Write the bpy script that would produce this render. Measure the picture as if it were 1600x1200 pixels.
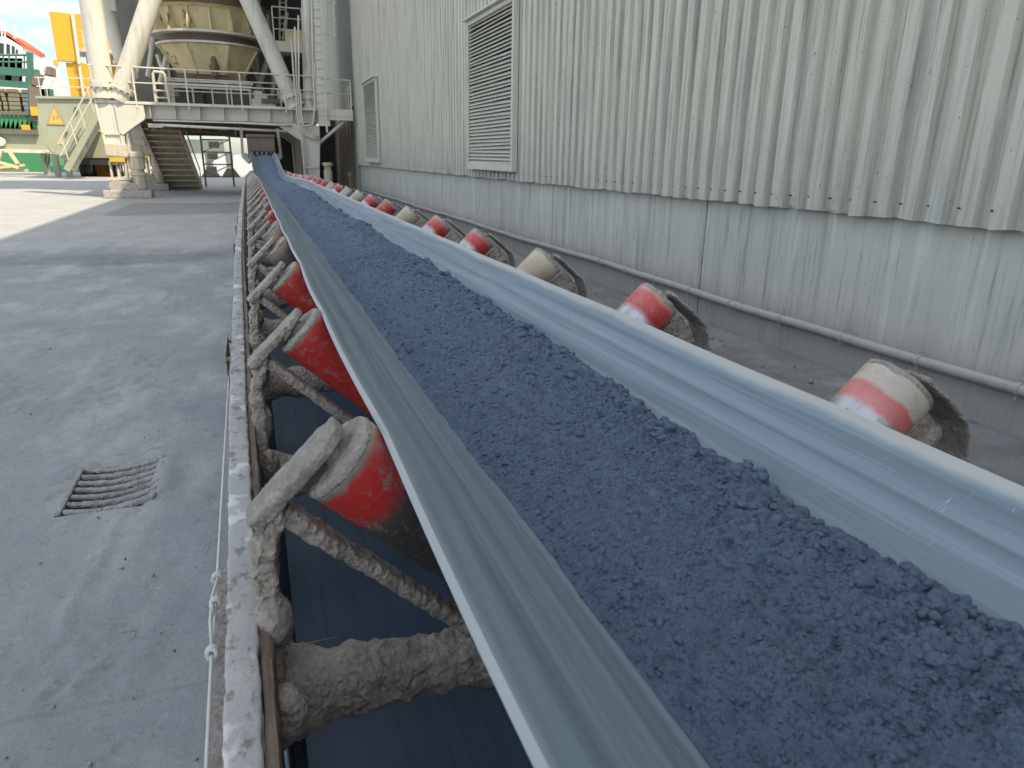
import bpy, math, random
import numpy as np
from mathutils import Vector, Matrix

for o in list(bpy.data.objects):
    bpy.data.objects.remove(o, do_unlink=True)
S = bpy.context.scene
C = S.collection
rng = random.Random(7)

# ------------------------------------------------------------------ camera
CAMZ = 1.65
FPX = 1091.0                      # focal length for a 1600 px wide picture
CR = np.array([[0.9404045, -0.33974123, 0.01467222],     # right
               [-0.09163183, -0.29471529, -0.95118164],  # down
               [0.32747975, 0.89315105, -0.30828269]])   # forward
cam_d = bpy.data.cameras.new('camera')
cam = bpy.data.objects.new('camera', cam_d); C.objects.link(cam)
cam_d.sensor_width = 36.0
cam_d.lens = FPX / 1600 * 36.0
cam_d.clip_start = 0.02
cam_d.clip_end = 3000
m = Matrix.Identity(4)
for i in range(3):
    m[i][0] = CR[0][i]; m[i][1] = -CR[1][i]; m[i][2] = -CR[2][i]
m[2][3] = CAMZ
cam.matrix_world = m
cam_d.dof.use_dof = True
cam_d.dof.focus_distance = 2.6
cam_d.dof.aperture_fstop = 9.0
S.camera = cam

# ------------------------------------------------------------------ light
TO_SUN = Vector((0.40, -0.46, 0.84)).normalized()
SUN_EL = math.asin(TO_SUN.z)
SUN_AZ = math.atan2(TO_SUN.x, TO_SUN.y)
w = bpy.data.worlds.new('World'); S.world = w; w.use_nodes = True
nt = w.node_tree; nt.nodes.clear()
wo = nt.nodes.new('ShaderNodeOutputWorld'); bg = nt.nodes.new('ShaderNodeBackground')
sky = nt.nodes.new('ShaderNodeTexSky'); sky.sky_type = 'NISHITA'; sky.sun_disc = False
sky.sun_elevation = SUN_EL; sky.sun_rotation = SUN_AZ
sky.air_density = 1.0; sky.dust_density = 1.0; sky.ozone_density = 1.0
tc = nt.nodes.new('ShaderNodeTexCoord'); mp = nt.nodes.new('ShaderNodeMapping')
mp.inputs['Scale'].default_value = (1.0, 1.0, 2.4)
mp.inputs['Location'].default_value = (3.7, 1.2, 2.0)
cn = nt.nodes.new('ShaderNodeTexNoise'); cn.inputs['Scale'].default_value = 3.2
cn.inputs['Detail'].default_value = 9; cn.inputs['Roughness'].default_value = 0.58
cr_ = nt.nodes.new('ShaderNodeMapRange'); cr_.interpolation_type = 'SMOOTHSTEP'
cr_.inputs[1].default_value = 0.42; cr_.inputs[2].default_value = 0.68
cr_.inputs[3].default_value = 0.03; cr_.inputs[4].default_value = 0.9
mxs = nt.nodes.new('ShaderNodeMix'); mxs.data_type = 'RGBA'
mxs.inputs[7].default_value = (9.6, 9.5, 9.4, 1)
nt.links.new(tc.outputs['Generated'], mp.inputs[0]); nt.links.new(mp.outputs[0], cn.inputs['Vector'])
nt.links.new(cn.outputs[0], cr_.inputs[0]); nt.links.new(cr_.outputs[0], mxs.inputs[0])
dim = nt.nodes.new('ShaderNodeMix'); dim.data_type = 'RGBA'; dim.blend_type = 'MULTIPLY'; dim.inputs[0].default_value = 1.0
dim.inputs[7].default_value = (0.56, 0.57, 0.58, 1)
nt.links.new(sky.outputs[0], dim.inputs[6]); nt.links.new(dim.outputs[2], mxs.inputs[6]); nt.links.new(mxs.outputs[2], bg.inputs[0])
bg.inputs[1].default_value = 0.15
nt.links.new(bg.outputs[0], wo.inputs[0])
sl = bpy.data.lights.new('sun', 'SUN'); sl.energy = 3.0; sl.angle = math.radians(0.53)
sl.color = (1.0, 0.87, 0.68)
so = bpy.data.objects.new('sun', sl); C.objects.link(so)
so.rotation_euler = TO_SUN.to_track_quat('Z', 'Y').to_euler()
so.location = (20, -20, 40)
S.view_settings.view_transform = 'Standard'
S.view_settings.look = 'None'
S.view_settings.exposure = 1.15
S.view_settings.gamma = 1.0
S.view_settings.use_curve_mapping = False
S.render.engine = 'CYCLES'
S.cycles.max_bounces = 6
S.cycles.diffuse_bounces = 4


# ------------------------------------------------------------------ numpy noise
def _h(ix, iy, iz, seed):
    with np.errstate(over='ignore'):
        n = (ix.astype(np.int64) * 374761393 + iy.astype(np.int64) * 668265263 + iz.astype(np.int64) * 2147483647 + seed * 1274126177) & 0xFFFFFFFF
        n = ((n ^ (n >> 13)) * 1274126177) & 0xFFFFFFFF
        n = ((n ^ (n >> 16)) * 2246822519) & 0xFFFFFFFF
        n = n ^ (n >> 15)
    return (n & 0xFFFFFF) / float(0xFFFFFF)


def vnoise(x, y, z=None, seed=0):
    x = np.asarray(x, float); y = np.asarray(y, float)
    z = np.zeros_like(x) if z is None else np.asarray(z, float)
    xi = np.floor(x); yi = np.floor(y); zi = np.floor(z)
    fx = x - xi; fy = y - yi; fz = z - zi
    fx = fx * fx * (3 - 2 * fx); fy = fy * fy * (3 - 2 * fy); fz = fz * fz * (3 - 2 * fz)
    xi = xi.astype(np.int64); yi = yi.astype(np.int64); zi = zi.astype(np.int64)
    r = 0
    for a in (0, 1):
        for b in (0, 1):
            for c in (0, 1):
                r = r + _h(xi + a, yi + b, zi + c, seed) * (fx if a else 1 - fx) * (fy if b else 1 - fy) * (fz if c else 1 - fz)
    return r * 2 - 1


def fbm(x, y, z=None, seed=0, octv=4, gain=0.5):
    r = 0; a = 1.0; f = 1.0; t = 0
    for k in range(octv):
        r = r + a * vnoise(np.asarray(x) * f, np.asarray(y) * f, None if z is None else np.asarray(z) * f, seed + k * 17)
        t += a; a *= gain; f *= 2.03
    return r / t


def worley(x, y, seed=0):
    """distance to nearest jittered point, and that cell's random number"""
    xi = np.floor(x).astype(np.int64); yi = np.floor(y).astype(np.int64)
    best = np.full(x.shape, 9.0); rnd = np.zeros(x.shape)
    zz = np.zeros_like(xi)
    for a in (-1, 0, 1):
        for b in (-1, 0, 1):
            cx_ = xi + a; cy_ = yi + b
            px = cx_ + 0.1 + 0.8 * _h(cx_, cy_, zz, seed); py = cy_ + 0.1 + 0.8 * _h(cx_, cy_, zz, seed + 5)
            an = _h(cx_, cy_, zz, seed + 11) * 3.14; st = 0.75 + 0.5 * _h(cx_, cy_, zz, seed + 13)
            dx = x - px; dy = y - py
            u = (dx * np.cos(an) + dy * np.sin(an)) * st; v = (-dx * np.sin(an) + dy * np.cos(an)) / st
            d = np.sqrt(u * u + v * v)
            k = d < best
            best = np.where(k, d, best); rnd = np.where(k, _h(cx_, cy_, zz, seed + 23), rnd)
    return best, rnd


def sstep(a, b, x):
    t = np.clip((np.asarray(x, float) - a) / (b - a), 0, 1)
    return t * t * (3 - 2 * t)


# ------------------------------------------------------------------ mesh builder
class MB:
    def __init__(s):
        s.v = []; s.f = []; s.mi = []; s.n = 0

    def add(s, verts, faces, mi=0):
        o = s.n
        vs = [tuple(map(float, p)) for p in verts]
        s.v += vs; s.n += len(vs)
        for f in faces:
            s.f.append(tuple(i + o for i in f)); s.mi.append(mi)
        return s

    def box(s, c, size, rot=None, mi=0):
        c = Vector(c); h = Vector(size) * 0.5
        pts = []
        for dz in (-1, 1):
            for dy in (-1, 1):
                for dx in (-1, 1):
                    p = Vector((dx * h.x, dy * h.y, dz * h.z))
                    if rot is not None: p = rot @ p
                    pts.append(c + p)
        return s.add(pts, [(0, 2, 3, 1), (4, 5, 7, 6), (0, 1, 5, 4), (2, 6, 7, 3), (0, 4, 6, 2), (1, 3, 7, 5)], mi)

    def bar(s, p0, p1, wd, ht, up=(0, 0, 1), mi=0):
        p0 = Vector(p0); p1 = Vector(p1); d = (p1 - p0); L = d.length; d = d / L
        up = Vector(up)
        if abs(d.dot(up)) > 0.97: up = Vector((0, 1, 0))
        x = d.cross(up).normalized(); z = x.cross(d)
        rot = Matrix((x, d, z)).transposed()
        return s.box((p0 + p1) / 2, (wd, L, ht), rot, mi)

    def tube(s, pts, r, n=10, mi=0, cap=True):
        pts = [Vector(p) for p in pts]
        rs = r if isinstance(r, (list, tuple)) else [r] * len(pts)
        vs = []; fs = []; prev = None
        for i, p in enumerate(pts):
            t = (pts[min(i + 1, len(pts) - 1)] - pts[max(i - 1, 0)]).normalized()
            if prev is None:
                a = Vector((0, 0, 1)) if abs(t.z) < 0.9 else Vector((1, 0, 0))
            else:
                a = prev
            x = (a - t * a.dot(t)).normalized(); y = t.cross(x); prev = x
            for k in range(n):
                an = 2 * math.pi * k / n
                vs.append(p + (x * math.cos(an) + y * math.sin(an)) * rs[i])
        for i in range(len(pts) - 1):
            for k in range(n):
                a = i * n + k; b = i * n + (k + 1) % n
                fs.append((a, b, b + n, a + n))
        if cap:
            fs.append(tuple(range(n - 1, -1, -1)))
            fs.append(tuple((len(pts) - 1) * n + k for k in range(n)))
        return s.add(vs, fs, mi)

    def lathe(s, c, prof, n=32, mi=0, a0=0.0):
        """prof: list of (r, z) about a vertical axis through c"""
        vs = []; fs = []
        for (r, z) in prof:
            for k in range(n):
                an = a0 + 2 * math.pi * k / n
                vs.append((c[0] + r * math.cos(an), c[1] + r * math.sin(an), c[2] + z))
        for i in range(len(prof) - 1):
            for k in range(n):
                a = i * n + k; b = i * n + (k + 1) % n
                fs.append((a, b, b + n, a + n))
        fs.append(tuple(range(n - 1, -1, -1)))
        fs.append(tuple((len(prof) - 1) * n + k for k in range(n)))
        return s.add(vs, fs, mi)

    def prism(s, poly, ext, mi=0):
        poly = [Vector(p) for p in poly]; e = Vector(ext); n = len(poly)
        vs = poly + [p + e for p in poly]
        fs = [tuple(range(n)), tuple(range(2 * n - 1, n - 1, -1))]
        for i in range(n):
            j = (i + 1) % n
            fs.append((i, i + n, j + n, j))
        return s.add(vs, fs, mi)

    def grid(s, P, mi=0, close=False):
        ny, nx = P.shape[:2]
        idx = np.arange(ny * nx).reshape(ny, nx)
        q = np.stack([idx[:-1, :-1], idx[:-1, 1:], idx[1:, 1:], idx[1:, :-1]], -1).reshape(-1, 4)
        return s.add(P.reshape(-1, 3).tolist(), q.tolist(), mi)

    def sweep(s, path, wa, wb, side=(0, 1, 0), n=20, e=0.6, amp=0.0, freq=18, seed=0, mi=0, ns=None):
        """crusted bar: super-ellipse section, wa along `side`, wb across, noise pushed outward"""
        path = [Vector(p) for p in path]
        seg = [0.0]
        for i in range(1, len(path)): seg.append(seg[-1] + (path[i] - path[i - 1]).length)
        L = seg[-1]; ns = ns or max(4, int(L / 0.012))
        side = Vector(side)
        rows = []
        ts = [i / ns for i in range(ns + 1)]
        for t in ts:
            d = t * L; i = 0
            while i < len(path) - 2 and d > seg[i + 1]: i += 1
            u = (d - seg[i]) / max(1e-6, seg[i + 1] - seg[i])
            p = path[i].lerp(path[i + 1], u)
            tan = (path[i + 1] - path[i]).normalized()
            nor = tan.cross(side).normalized()
            a = wa(t) if callable(wa) else wa; b = wb(t) if callable(wb) else wb
            endk = 1.0
            if t == 0 or t == 1: endk = 0.55
            for k in range(n):
                an = 2 * math.pi * k / n
                ca, sa = math.cos(an), math.sin(an)
                off = side * (math.copysign(abs(ca) ** e, ca) * a) + nor * (math.copysign(abs(sa) ** e, sa) * b)
                rows.append((p, off * endk))
        P = np.array([tuple(r[0] + r[1]) for r in rows]); O = np.array([tuple(r[1]) for r in rows])
        if amp:
            O = O / np.maximum(1e-6, np.linalg.norm(O, axis=1, keepdims=True))
            q = P * freq
            nz = fbm(q[:, 0], q[:, 1], q[:, 2], seed, 5, 0.68) + 0.6 * np.abs(fbm(q[:, 0] * .35, q[:, 1] * .35, q[:, 2] * .35, seed + 3, 2))
            P = P + O * (nz * amp)[:, None]
        m_ = ns + 1
        fs = []
        for i in range(m_ - 1):
            for k in range(n):
                a = i * n + k; b = i * n + (k + 1) % n
                fs.append((a, b, b + n, a + n))
        fs.append(tuple(range(n - 1, -1, -1))); fs.append(tuple((m_ - 1) * n + k for k in range(n)))
        return s.add(P.tolist(), fs, mi)

    def mesh(s, name, base=(0, 0, 0), smooth=False):
        me = bpy.data.meshes.new(name)
        b = np.array(base, float)
        v = (np.array(s.v, float) - b)
        me.from_pydata(v.tolist(), [], s.f)
        if any(s.mi): me.polygons.foreach_set('material_index', s.mi)
        if smooth: me.polygons.foreach_set('use_smooth', [True] * len(me.polygons))
        me.update()
        return me

    def build(s, name, mats, parent=None, smooth=False, bevel=0.0, sharp=None):
        base = wloc(parent) if parent is not None else (0, 0, 0)
        me = s.mesh(name, base, smooth)
        for mm in (mats if isinstance(mats, (list, tuple)) else [mats]): me.materials.append(mm)
        o = bpy.data.objects.new(name, me); C.objects.link(o)
        if parent is not None: o.parent = parent
        if sharp is not None and smooth: me.set_sharp_from_angle(angle=math.radians(sharp))
        if bevel:
            bv = o.modifiers.new('bevel', 'BEVEL'); bv.width = bevel; bv.segments = 2; bv.limit_method = 'ANGLE'; bv.angle_limit = math.radians(40)
        return o


def wloc(o):
    p = Vector((0, 0, 0))
    while o is not None:
        p = p + o.location; o = o.parent
    return tuple(p)


def thing(name, label, cat, loc=(0, 0, 0), group=None):
    o = bpy.data.objects.new(name, None); C.objects.link(o)
    o.location = loc; o.empty_display_size = 0.2
    return tag(o, label, cat, group)


def tag(o, label, cat, group=None):
    o['label'] = label; o['category'] = cat
    if group: o['group'] = group
    return o


def struct(o):
    o['kind'] = 'structure'; return o


def place(me, name, parent, mw, mats=None):
    """link an object for mesh data `me` with world matrix mw under parent (parent has only a location)"""
    o = bpy.data.objects.new(name, me); C.objects.link(o)
    o.parent = parent
    o.matrix_local = Matrix.Translation(-Vector(wloc(parent))) @ mw if parent is not None else mw
    return o


def at(px, py, Y):
    """point of the place at distance Y along the conveyor seen at photo pixel (px, py)"""
    r = CR.T @ np.array([(px - 800) / FPX, (py - 600) / FPX, 1.0])
    r = r * (Y / r[1])
    return Vector((r[0], r[1], r[2] + CAMZ))


# ------------------------------------------------------------------ materials
def srgb(r, g, b):
    f = lambda c: (c / 255 / 12.92) if c / 255 <= 0.04045 else ((c / 255 + 0.055) / 1.055) ** 2.4
    return (f(r), f(g), f(b))


class Mat:
    def __init__(s, name, rough=0.8, metal=0.0, spec=0.3, coord='Object', rand=False):
        s.m = bpy.data.materials.new(name); s.m.use_nodes = True
        s.nt = s.m.node_tree; s.N = s.nt.nodes; s.L = s.nt.links
        s.b = s.N['Principled BSDF']
        s.b.inputs['Roughness'].default_value = rough; s.b.inputs['Metallic'].default_value = metal
        s.b.inputs['Specular IOR Level'].default_value = spec
        t = s.N.new('ShaderNodeTexCoord')
        s.co = t.outputs[coord]
        if rand:
            oi = s.N.new('ShaderNodeObjectInfo'); ml = s.N.new('ShaderNodeMath'); ml.operation = 'MULTIPLY'; ml.inputs[1].default_value = 37.0
            s.L.new(oi.outputs['Random'], ml.inputs[0])
            ad = s.N.new('ShaderNodeVectorMath'); ad.operation = 'ADD'
            s.L.new(s.co, ad.inputs[0]); s.L.new(ml.outputs[0], ad.inputs[1])
            s.rawco = s.co; s.co = ad.outputs[0]
        else:
            s.rawco = s.co

    def noise(s, scale, detail=5, rough=0.6, stretch=(1, 1, 1), dist=0.0):
        mp = s.N.new('ShaderNodeMapping'); mp.inputs['Scale'].default_value = stretch
        s.L.new(s.co, mp.inputs[0])
        n = s.N.new('ShaderNodeTexNoise'); n.inputs['Scale'].default_value = scale; n.inputs['Detail'].default_value = detail
        n.inputs['Roughness'].default_value = rough; n.inputs['Distortion'].default_value = dist
        s.L.new(mp.outputs[0], n.inputs['Vector']); return n.outputs[0]

    def voro(s, scale, feature='DISTANCE_TO_EDGE', stretch=(1, 1, 1)):
        mp = s.N.new('ShaderNodeMapping'); mp.inputs['Scale'].default_value = stretch
        s.L.new(s.co, mp.inputs[0])
        n = s.N.new('ShaderNodeTexVoronoi'); n.feature = feature; n.inputs['Scale'].default_value = scale
        s.L.new(mp.outputs[0], n.inputs['Vector']); return n.outputs[0]

    def step(s, sock, lo, hi, a=0.0, b=1.0):
        r = s.N.new('ShaderNodeMapRange'); r.interpolation_type = 'SMOOTHSTEP'
        for i, v in enumerate((lo, hi, a, b)): r.inputs[i + 1].default_value = v
        s.L.new(sock, r.inputs[0]); return r.outputs[0]

    def math(s, op, a, b=None):
        n = s.N.new('ShaderNodeMath'); n.operation = op
        for i, v in enumerate((a, b)):
            if v is None: continue
            if isinstance(v, (int, float)): n.inputs[i].default_value = v
            else: s.L.new(v, n.inputs[i])
        return n.outputs[0]

    def mix(s, fac, a, b, mode='MIX'):
        n = s.N.new('ShaderNodeMix'); n.data_type = 'RGBA'; n.blend_type = mode
        for i, v in ((0, fac), (6, a), (7, b)):
            if isinstance(v, (int, float)): n.inputs[i].default_value = v
            elif isinstance(v, tuple): n.inputs[i].default_value = v if len(v) == 4 else v + (1,)
            else: s.L.new(v, n.inputs[i])
        return n.outputs[2]

    def sep(s, sock=None):
        n = s.N.new('ShaderNodeSeparateXYZ'); s.L.new(sock or s.rawco, n.inputs[0]); return n.outputs

    def normal_z(s):
        g = s.N.new('ShaderNodeNewGeometry'); return s.sep(g.outputs['Normal'])[2]

    def attr(s, name):
        a = s.N.new('ShaderNodeAttribute'); a.attribute_name = name; return a.outputs['Fac']

    def color(s, c):
        if isinstance(c, tuple): s.b.inputs['Base Color'].default_value = c if len(c) == 4 else c + (1,)
        else: s.L.new(c, s.b.inputs['Base Color'])
        return s

    def rough(s, c): s.L.new(c, s.b.inputs['Roughness']); return s
    def metal(s, c): s.L.new(c, s.b.inputs['Metallic']); return s

    def bump(s, sock, strength=0.3, dist=0.01):
        b = s.N.new('ShaderNodeBump'); b.inputs['Strength'].default_value = strength; b.inputs['Distance'].default_value = dist
        s.L.new(sock, b.inputs['Height'])
        prev = s.b.inputs['Normal'].links
        if prev: s.L.new(prev[0].from_socket, b.inputs['Normal'])
        s.L.new(b.outputs[0], s.b.inputs['Normal']); return s


def mul(c, k): return tuple(x * k for x in c)


def painted(name, col, dirt=(0.22, 0.20, 0.17), rust=None, rough=0.55, scale=1.2, dirt_amt=0.5, dust=0.5, streak=True):
    """weathered paint: tone drift, running dirt, optional rust patches, pale dust lying on top faces"""
    M = Mat(name, rough=rough, spec=0.35, rand=True)
    c = M.mix(M.noise(scale * 0.8, 4), mul(col, 0.82), mul(col, 1.12))
    st = (1, 1, 0.12) if streak else (1, 1, 1)
    c = M.mix(M.math('MULTIPLY', M.step(M.noise(scale * 3.5, 6, 0.65, st), 0.48, 0.75), dirt_amt), c, dirt)
    if rust:
        c = M.mix(M.step(M.noise(scale * 2.2, 7, 0.7, (1, 1, 0.45)), rust[1], rust[1] + 0.08), c, rust[0])
    if dust:
        dz = M.math('MULTIPLY', M.step(M.normal_z(), 0.35, 0.9), M.step(M.noise(scale * 6, 4), 0.3, 0.6, 0.5, 1.0))
        c = M.mix(M.math('MULTIPLY', dz, dust), c, (0.42, 0.40, 0.36))
    M.color(c).bump(M.noise(scale * 25, 4), 0.15, 0.004)
    return M.m


# concrete yard under a film of ore dust
def ground_mat():
    M = Mat('concrete_yard', rough=0.85, spec=0.25)
    x, y, z = M.sep()
    c = M.mix(M.noise(0.9, 7, 0.6), srgb(118, 126, 129), srgb(156, 161, 161))
    c = M.mix(M.step(M.noise(0.35, 5, 0.55), 0.5, 0.62), c, srgb(130, 137, 140))
    # dust drifts: streaky along the yard
    c = M.mix(M.math('MULTIPLY', M.step(M.noise(1.6, 8, 0.68, (1.0, 0.45, 1)), 0.47, 0.66), 0.5), c, srgb(180, 182, 180))
    c = M.mix(M.math('MULTIPLY', M.step(M.noise(7, 6, 0.7), 0.55, 0.72), 0.5), c, srgb(104, 106, 108))
    c = M.mix(M.math('MULTIPLY', M.step(M.noise(38, 6, 0.8), 0.56, 0.68), 0.6), c, srgb(84, 89, 95))
    c = M.mix(M.math('MULTIPLY', M.step(M.noise(21, 7, 0.8), 0.57, 0.66), 0.5), c, srgb(172, 176, 178))
    # old dark band of spilled ore across the lane and a patched slab further on
    ny = M.math('ADD', y, M.math('MULTIPLY', M.noise(0.8, 4), 2.2))
    band = M.math('MULTIPLY', M.step(ny, 13.2, 13.6), M.step(ny, 15.2, 13.9))
    c = M.mix(M.math('MULTIPLY', band, 0.5), c, srgb(96, 95, 96))
    ny2 = M.math('ADD', y, M.math('MULTIPLY', M.noise(0.25, 3), 3.0))
    far = M.step(ny2, 15.3, 16.4)
    c = M.mix(M.math('MULTIPLY', far, 0.55), c, srgb(170, 167, 160))
    slab = M.math('MULTIPLY', M.math('MULTIPLY', M.step(ny2, 23.0, 23.6), M.step(ny2, 29.5, 28.8)), M.step(x, -3.9, -3.7))
    c = M.mix(M.math('MULTIPLY', slab, 0.7), c, srgb(120, 118, 116))
    rt = M.math('MULTIPLY', M.step(x, 1.3, 1.8), M.step(M.noise(2.5, 7, 0.7), 0.35, 0.6, 0.35, 0.9))
    c = M.mix(rt, c, srgb(116, 113, 110))
    # slab joints
    jx = M.math('ABSOLUTE', M.math('SUBTRACT', M.math('FRACT', M.math('MULTIPLY', M.math('ADD', x, 0.72), 1 / 3.6)), 0.5))
    jy = M.math('ABSOLUTE', M.math('SUBTRACT', M.math('FRACT', M.math('MULTIPLY', M.math('ADD', y, 0.4), 1 / 5.0)), 0.5))
    jm = M.math('MAXIMUM', M.step(jx, 0.0032, 0.0016), M.step(jy, 0.0024, 0.0012))
    c = M.mix(M.math('MULTIPLY', jm, 0.18), c, srgb(95, 93, 92))
    crack = M.step(M.voro(4.2), 0.014, 0.0)
    crack = M.math('MULTIPLY', crack, M.step(M.noise(2.3, 4), 0.58, 0.64))
    c = M.mix(M.math('MULTIPLY', crack, 0.5), c, srgb(70, 70, 72))
    M.color(c)
    M.rough(M.step(M.noise(2.0, 4), 0.35, 0.7, 0.62, 0.95))
    M.bump(M.noise(6, 9, 0.75), 0.6, 0.04)
    M.bump(M.noise(55, 6, 0.75), 0.6, 0.008)
    M.bump(M.math('MULTIPLY', crack, -1.0), 0.5, 0.006)
    return M.m


def ore_mat():
    M = Mat('moist_ore', rough=0.8, spec=0.3)
    M.co = M.N.new('ShaderNodeNewGeometry').outputs['Position']
    c = M.mix(M.noise(26, 6, 0.65), (0.062, 0.096, 0.148), (0.178, 0.238, 0.325))
    c = M.mix(M.math('MULTIPLY', M.step(M.noise(7, 4), 0.5, 0.66), 0.4), c, (0.120, 0.155, 0.205))
    c = M.mix(M.math('MULTIPLY', M.step(M.noise(75, 5, 0.7), 0.55, 0.68), 0.55), c, (0.045, 0.066, 0.100))  # random dark specks painted in to imitate shaded crevices between lumps
    c = M.mix(M.math('MULTIPLY', M.step(M.noise(48, 4, 0.6), 0.60, 0.70), 0.5), c, (0.21, 0.255, 0.32))
    c = M.mix(M.step(M.noise(340, 2), 0.69, 0.76), c, (0.20, 0.25, 0.31))
    M.color(c).bump(M.noise(150, 6, 0.8), 1.0, 0.007).bump(M.voro(150, 'F1'), 0.6, 0.004)
    return M.m


def belt_mat():
    M = Mat('rubber_belt', rough=0.45, spec=0.5)
    u = M.attr('across')
    c = M.mix(M.step(M.noise(22, 8, 0.7, (1, 0.012, 1)), 0.36, 0.64), (0.112, 0.156, 0.184), (0.180, 0.244, 0.284))
    c = M.mix(M.math('MULTIPLY', M.step(M.noise(90, 5, 0.7, (1, 0.010, 1)), 0.52, 0.68), 0.30), c, (0.095, 0.128, 0.150))
    c = M.mix(M.math('MULTIPLY', M.step(M.noise(55, 4, 0.6, (1, 0.012, 1)), 0.5, 0.7), 0.35), c, (0.27, 0.315, 0.335))
    # crease in the right wing drawn as a dark line, lighter dried film on both margins
    ln = M.math('MULTIPLY', M.step(u, 0.893, 0.898), M.step(u, 0.908, 0.900))
    c = M.mix(M.math('MULTIPLY', ln, 0.55), c, (0.10, 0.115, 0.125))
    un = M.math('ADD', u, M.math('MULTIPLY', M.noise(5, 6, 0.7), 0.022))
    c = M.mix(M.math('MULTIPLY', M.step(un, 0.977, 0.999), 0.8), c, (0.42, 0.42, 0.385))
    c = M.mix(M.math('MULTIPLY', M.step(un, 0.028, 0.012), 0.45), c, (0.40, 0.40, 0.38))
    # drag scratches
    sc = M.math('MULTIPLY', M.step(M.noise(48, 6, 0.7, (0.4, 2.6, 0.4), 1.2), 0.62, 0.68), M.step(M.noise(2.4, 2), 0.50, 0.60))
    c = M.mix(M.math('MULTIPLY', sc, 0.5), c, (0.46, 0.50, 0.52))
    M.color(c)
    M.rough(M.step(M.noise(22, 5, 0.6, (1, 0.06, 1)), 0.3, 0.7, 0.50, 0.75))
    M.bump(M.noise(90, 4, 0.6, (1, 0.03, 1)), 0.12, 0.002)
    return M.m


def return_mat():
    M = Mat('return_belt_rubber', rough=0.55, spec=0.35)
    c = M.mix(M.noise(18, 6, 0.6, (1, 0.03, 1)), (0.042, 0.074, 0.118), (0.085, 0.128, 0.185))
    c = M.mix(M.math('MULTIPLY', M.step(M.noise(60, 5, 0.6, (1, 0.02, 1)), 0.52, 0.7), 0.5), c, (0.034, 0.054, 0.082))
    M.color(c)
    return M.m


def crust_mat(name, a, b, dk, rand=True):
    """dried ore slurry caked on steel"""
    M = Mat(name, rough=0.92, spec=0.15, rand=rand)
    c = M.mix(M.step(M.noise(11, 8, 0.7), 0.3, 0.7), a, b)
    c = M.mix(M.math('MULTIPLY', M.step(M.noise(30, 6, 0.7), 0.52, 0.70), 0.6), c, dk)
    pale = M.math('MULTIPLY', M.step(M.normal_z(), 0.35, 0.95), M.step(M.noise(14, 4), 0.36, 0.62))
    c = M.mix(M.math('MULTIPLY', pale, 0.55), c, (0.50, 0.475, 0.44))
    M.color(c).bump(M.noise(45, 8, 0.78), 1.0, 0.016).bump(M.voro(75, 'F1'), 1.0, 0.010).bump(M.noise(260, 4, 0.7), 0.6, 0.003)
    return M.m


def rail_mat():
    M = Mat('caked_rail', rough=0.9, spec=0.15)
    c = M.mix(M.noise(5, 6, 0.6), (0.27, 0.275, 0.268), (0.44, 0.44, 0.425))
    c = M.mix(M.math('MULTIPLY', M.step(M.noise(33, 6, 0.7, (1, 0.6, 1)), 0.52, 0.62), 0.8), c, (0.16, 0.155, 0.15))
    c = M.mix(M.math('MULTIPLY', M.step(M.noise(9, 3, 0.6, (1, 0.7, 1)), 0.56, 0.62), 0.8), c, (0.58, 0.59, 0.58))
    M.color(c).bump(M.noise(60, 6, 0.7), 0.8, 0.006)
    return M.m


def rust_mat():
    M = Mat('flaking_rust', rough=0.9, spec=0.2)
    c = M.mix(M.noise(14, 6, 0.7, (3, 0.25, 3)), (0.13, 0.10, 0.075), (0.34, 0.285, 0.225))
    c = M.mix(M.math('MULTIPLY', M.step(M.noise(40, 5, 0.7, (4, 0.12, 4)), 0.52, 0.68), 0.7), c, (0.04, 0.032, 0.026))
    c = M.mix(M.math('MULTIPLY', M.step(M.noise(7, 5, 0.7), 0.52, 0.66), 0.5), c, (0.33, 0.31, 0.28))
    M.color(c).bump(M.noise(40, 6, 0.7, (4, 0.15, 4)), 1.0, 0.012)
    return M.m


def clad_mat():
    M = Mat('weathered_cladding', rough=0.75, spec=0.3)
    x, y, z = M.sep()
    c = M.mix(M.noise(0.55, 4, 0.5), srgb(184, 184, 171), srgb(206, 204, 190))
    # each sheet has aged a little differently
    c = M.mix(M.math('MULTIPLY', M.step(M.noise(1.1, 1, 0.5, (0, 1, 0)), 0.4, 0.62), 0.35), c, srgb(186, 184, 168))
    c = M.mix(M.math('MULTIPLY', M.step(M.noise(16, 7, 0.68, (1, 1, 0.035)), 0.46, 0.68), 0.62), c, srgb(124, 125, 118))
    c = M.mix(M.math('MULTIPLY', M.step(M.noise(7, 6, 0.68, (1, 1, 0.05)), 0.53, 0.68), 0.45), c, srgb(150, 158, 152))
    c = M.mix(M.math('MULTIPLY', M.step(M.noise(9, 6, 0.6, (1, 1, 0.09)), 0.56, 0.74), 0.5), c, srgb(206, 205, 196))
    lo = M.math('MULTIPLY', M.step(M.math('ADD', z, M.math('MULTIPLY', M.noise(5, 4, 0.7, (1, 1, 0.3)), 1.5)), 3.0, 1.9), 0.35)
    c = M.mix(lo, c, srgb(160, 163, 160))
    c = M.mix(M.math('MULTIPLY', M.step(M.noise(60, 6, 0.7, (1, 1, 0.02)), 0.55, 0.66), 0.5), c, srgb(120, 122, 116))
    c = M.mix(M.step(M.noise(38, 4, 0.6, (1, 1, 0.4)), 0.68, 0.72), c, srgb(96, 98, 96))
    M.color(c).bump(M.noise(9, 4, 0.6, (1, 1, 0.2)), 0.22, 0.012)
    return M.m


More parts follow.
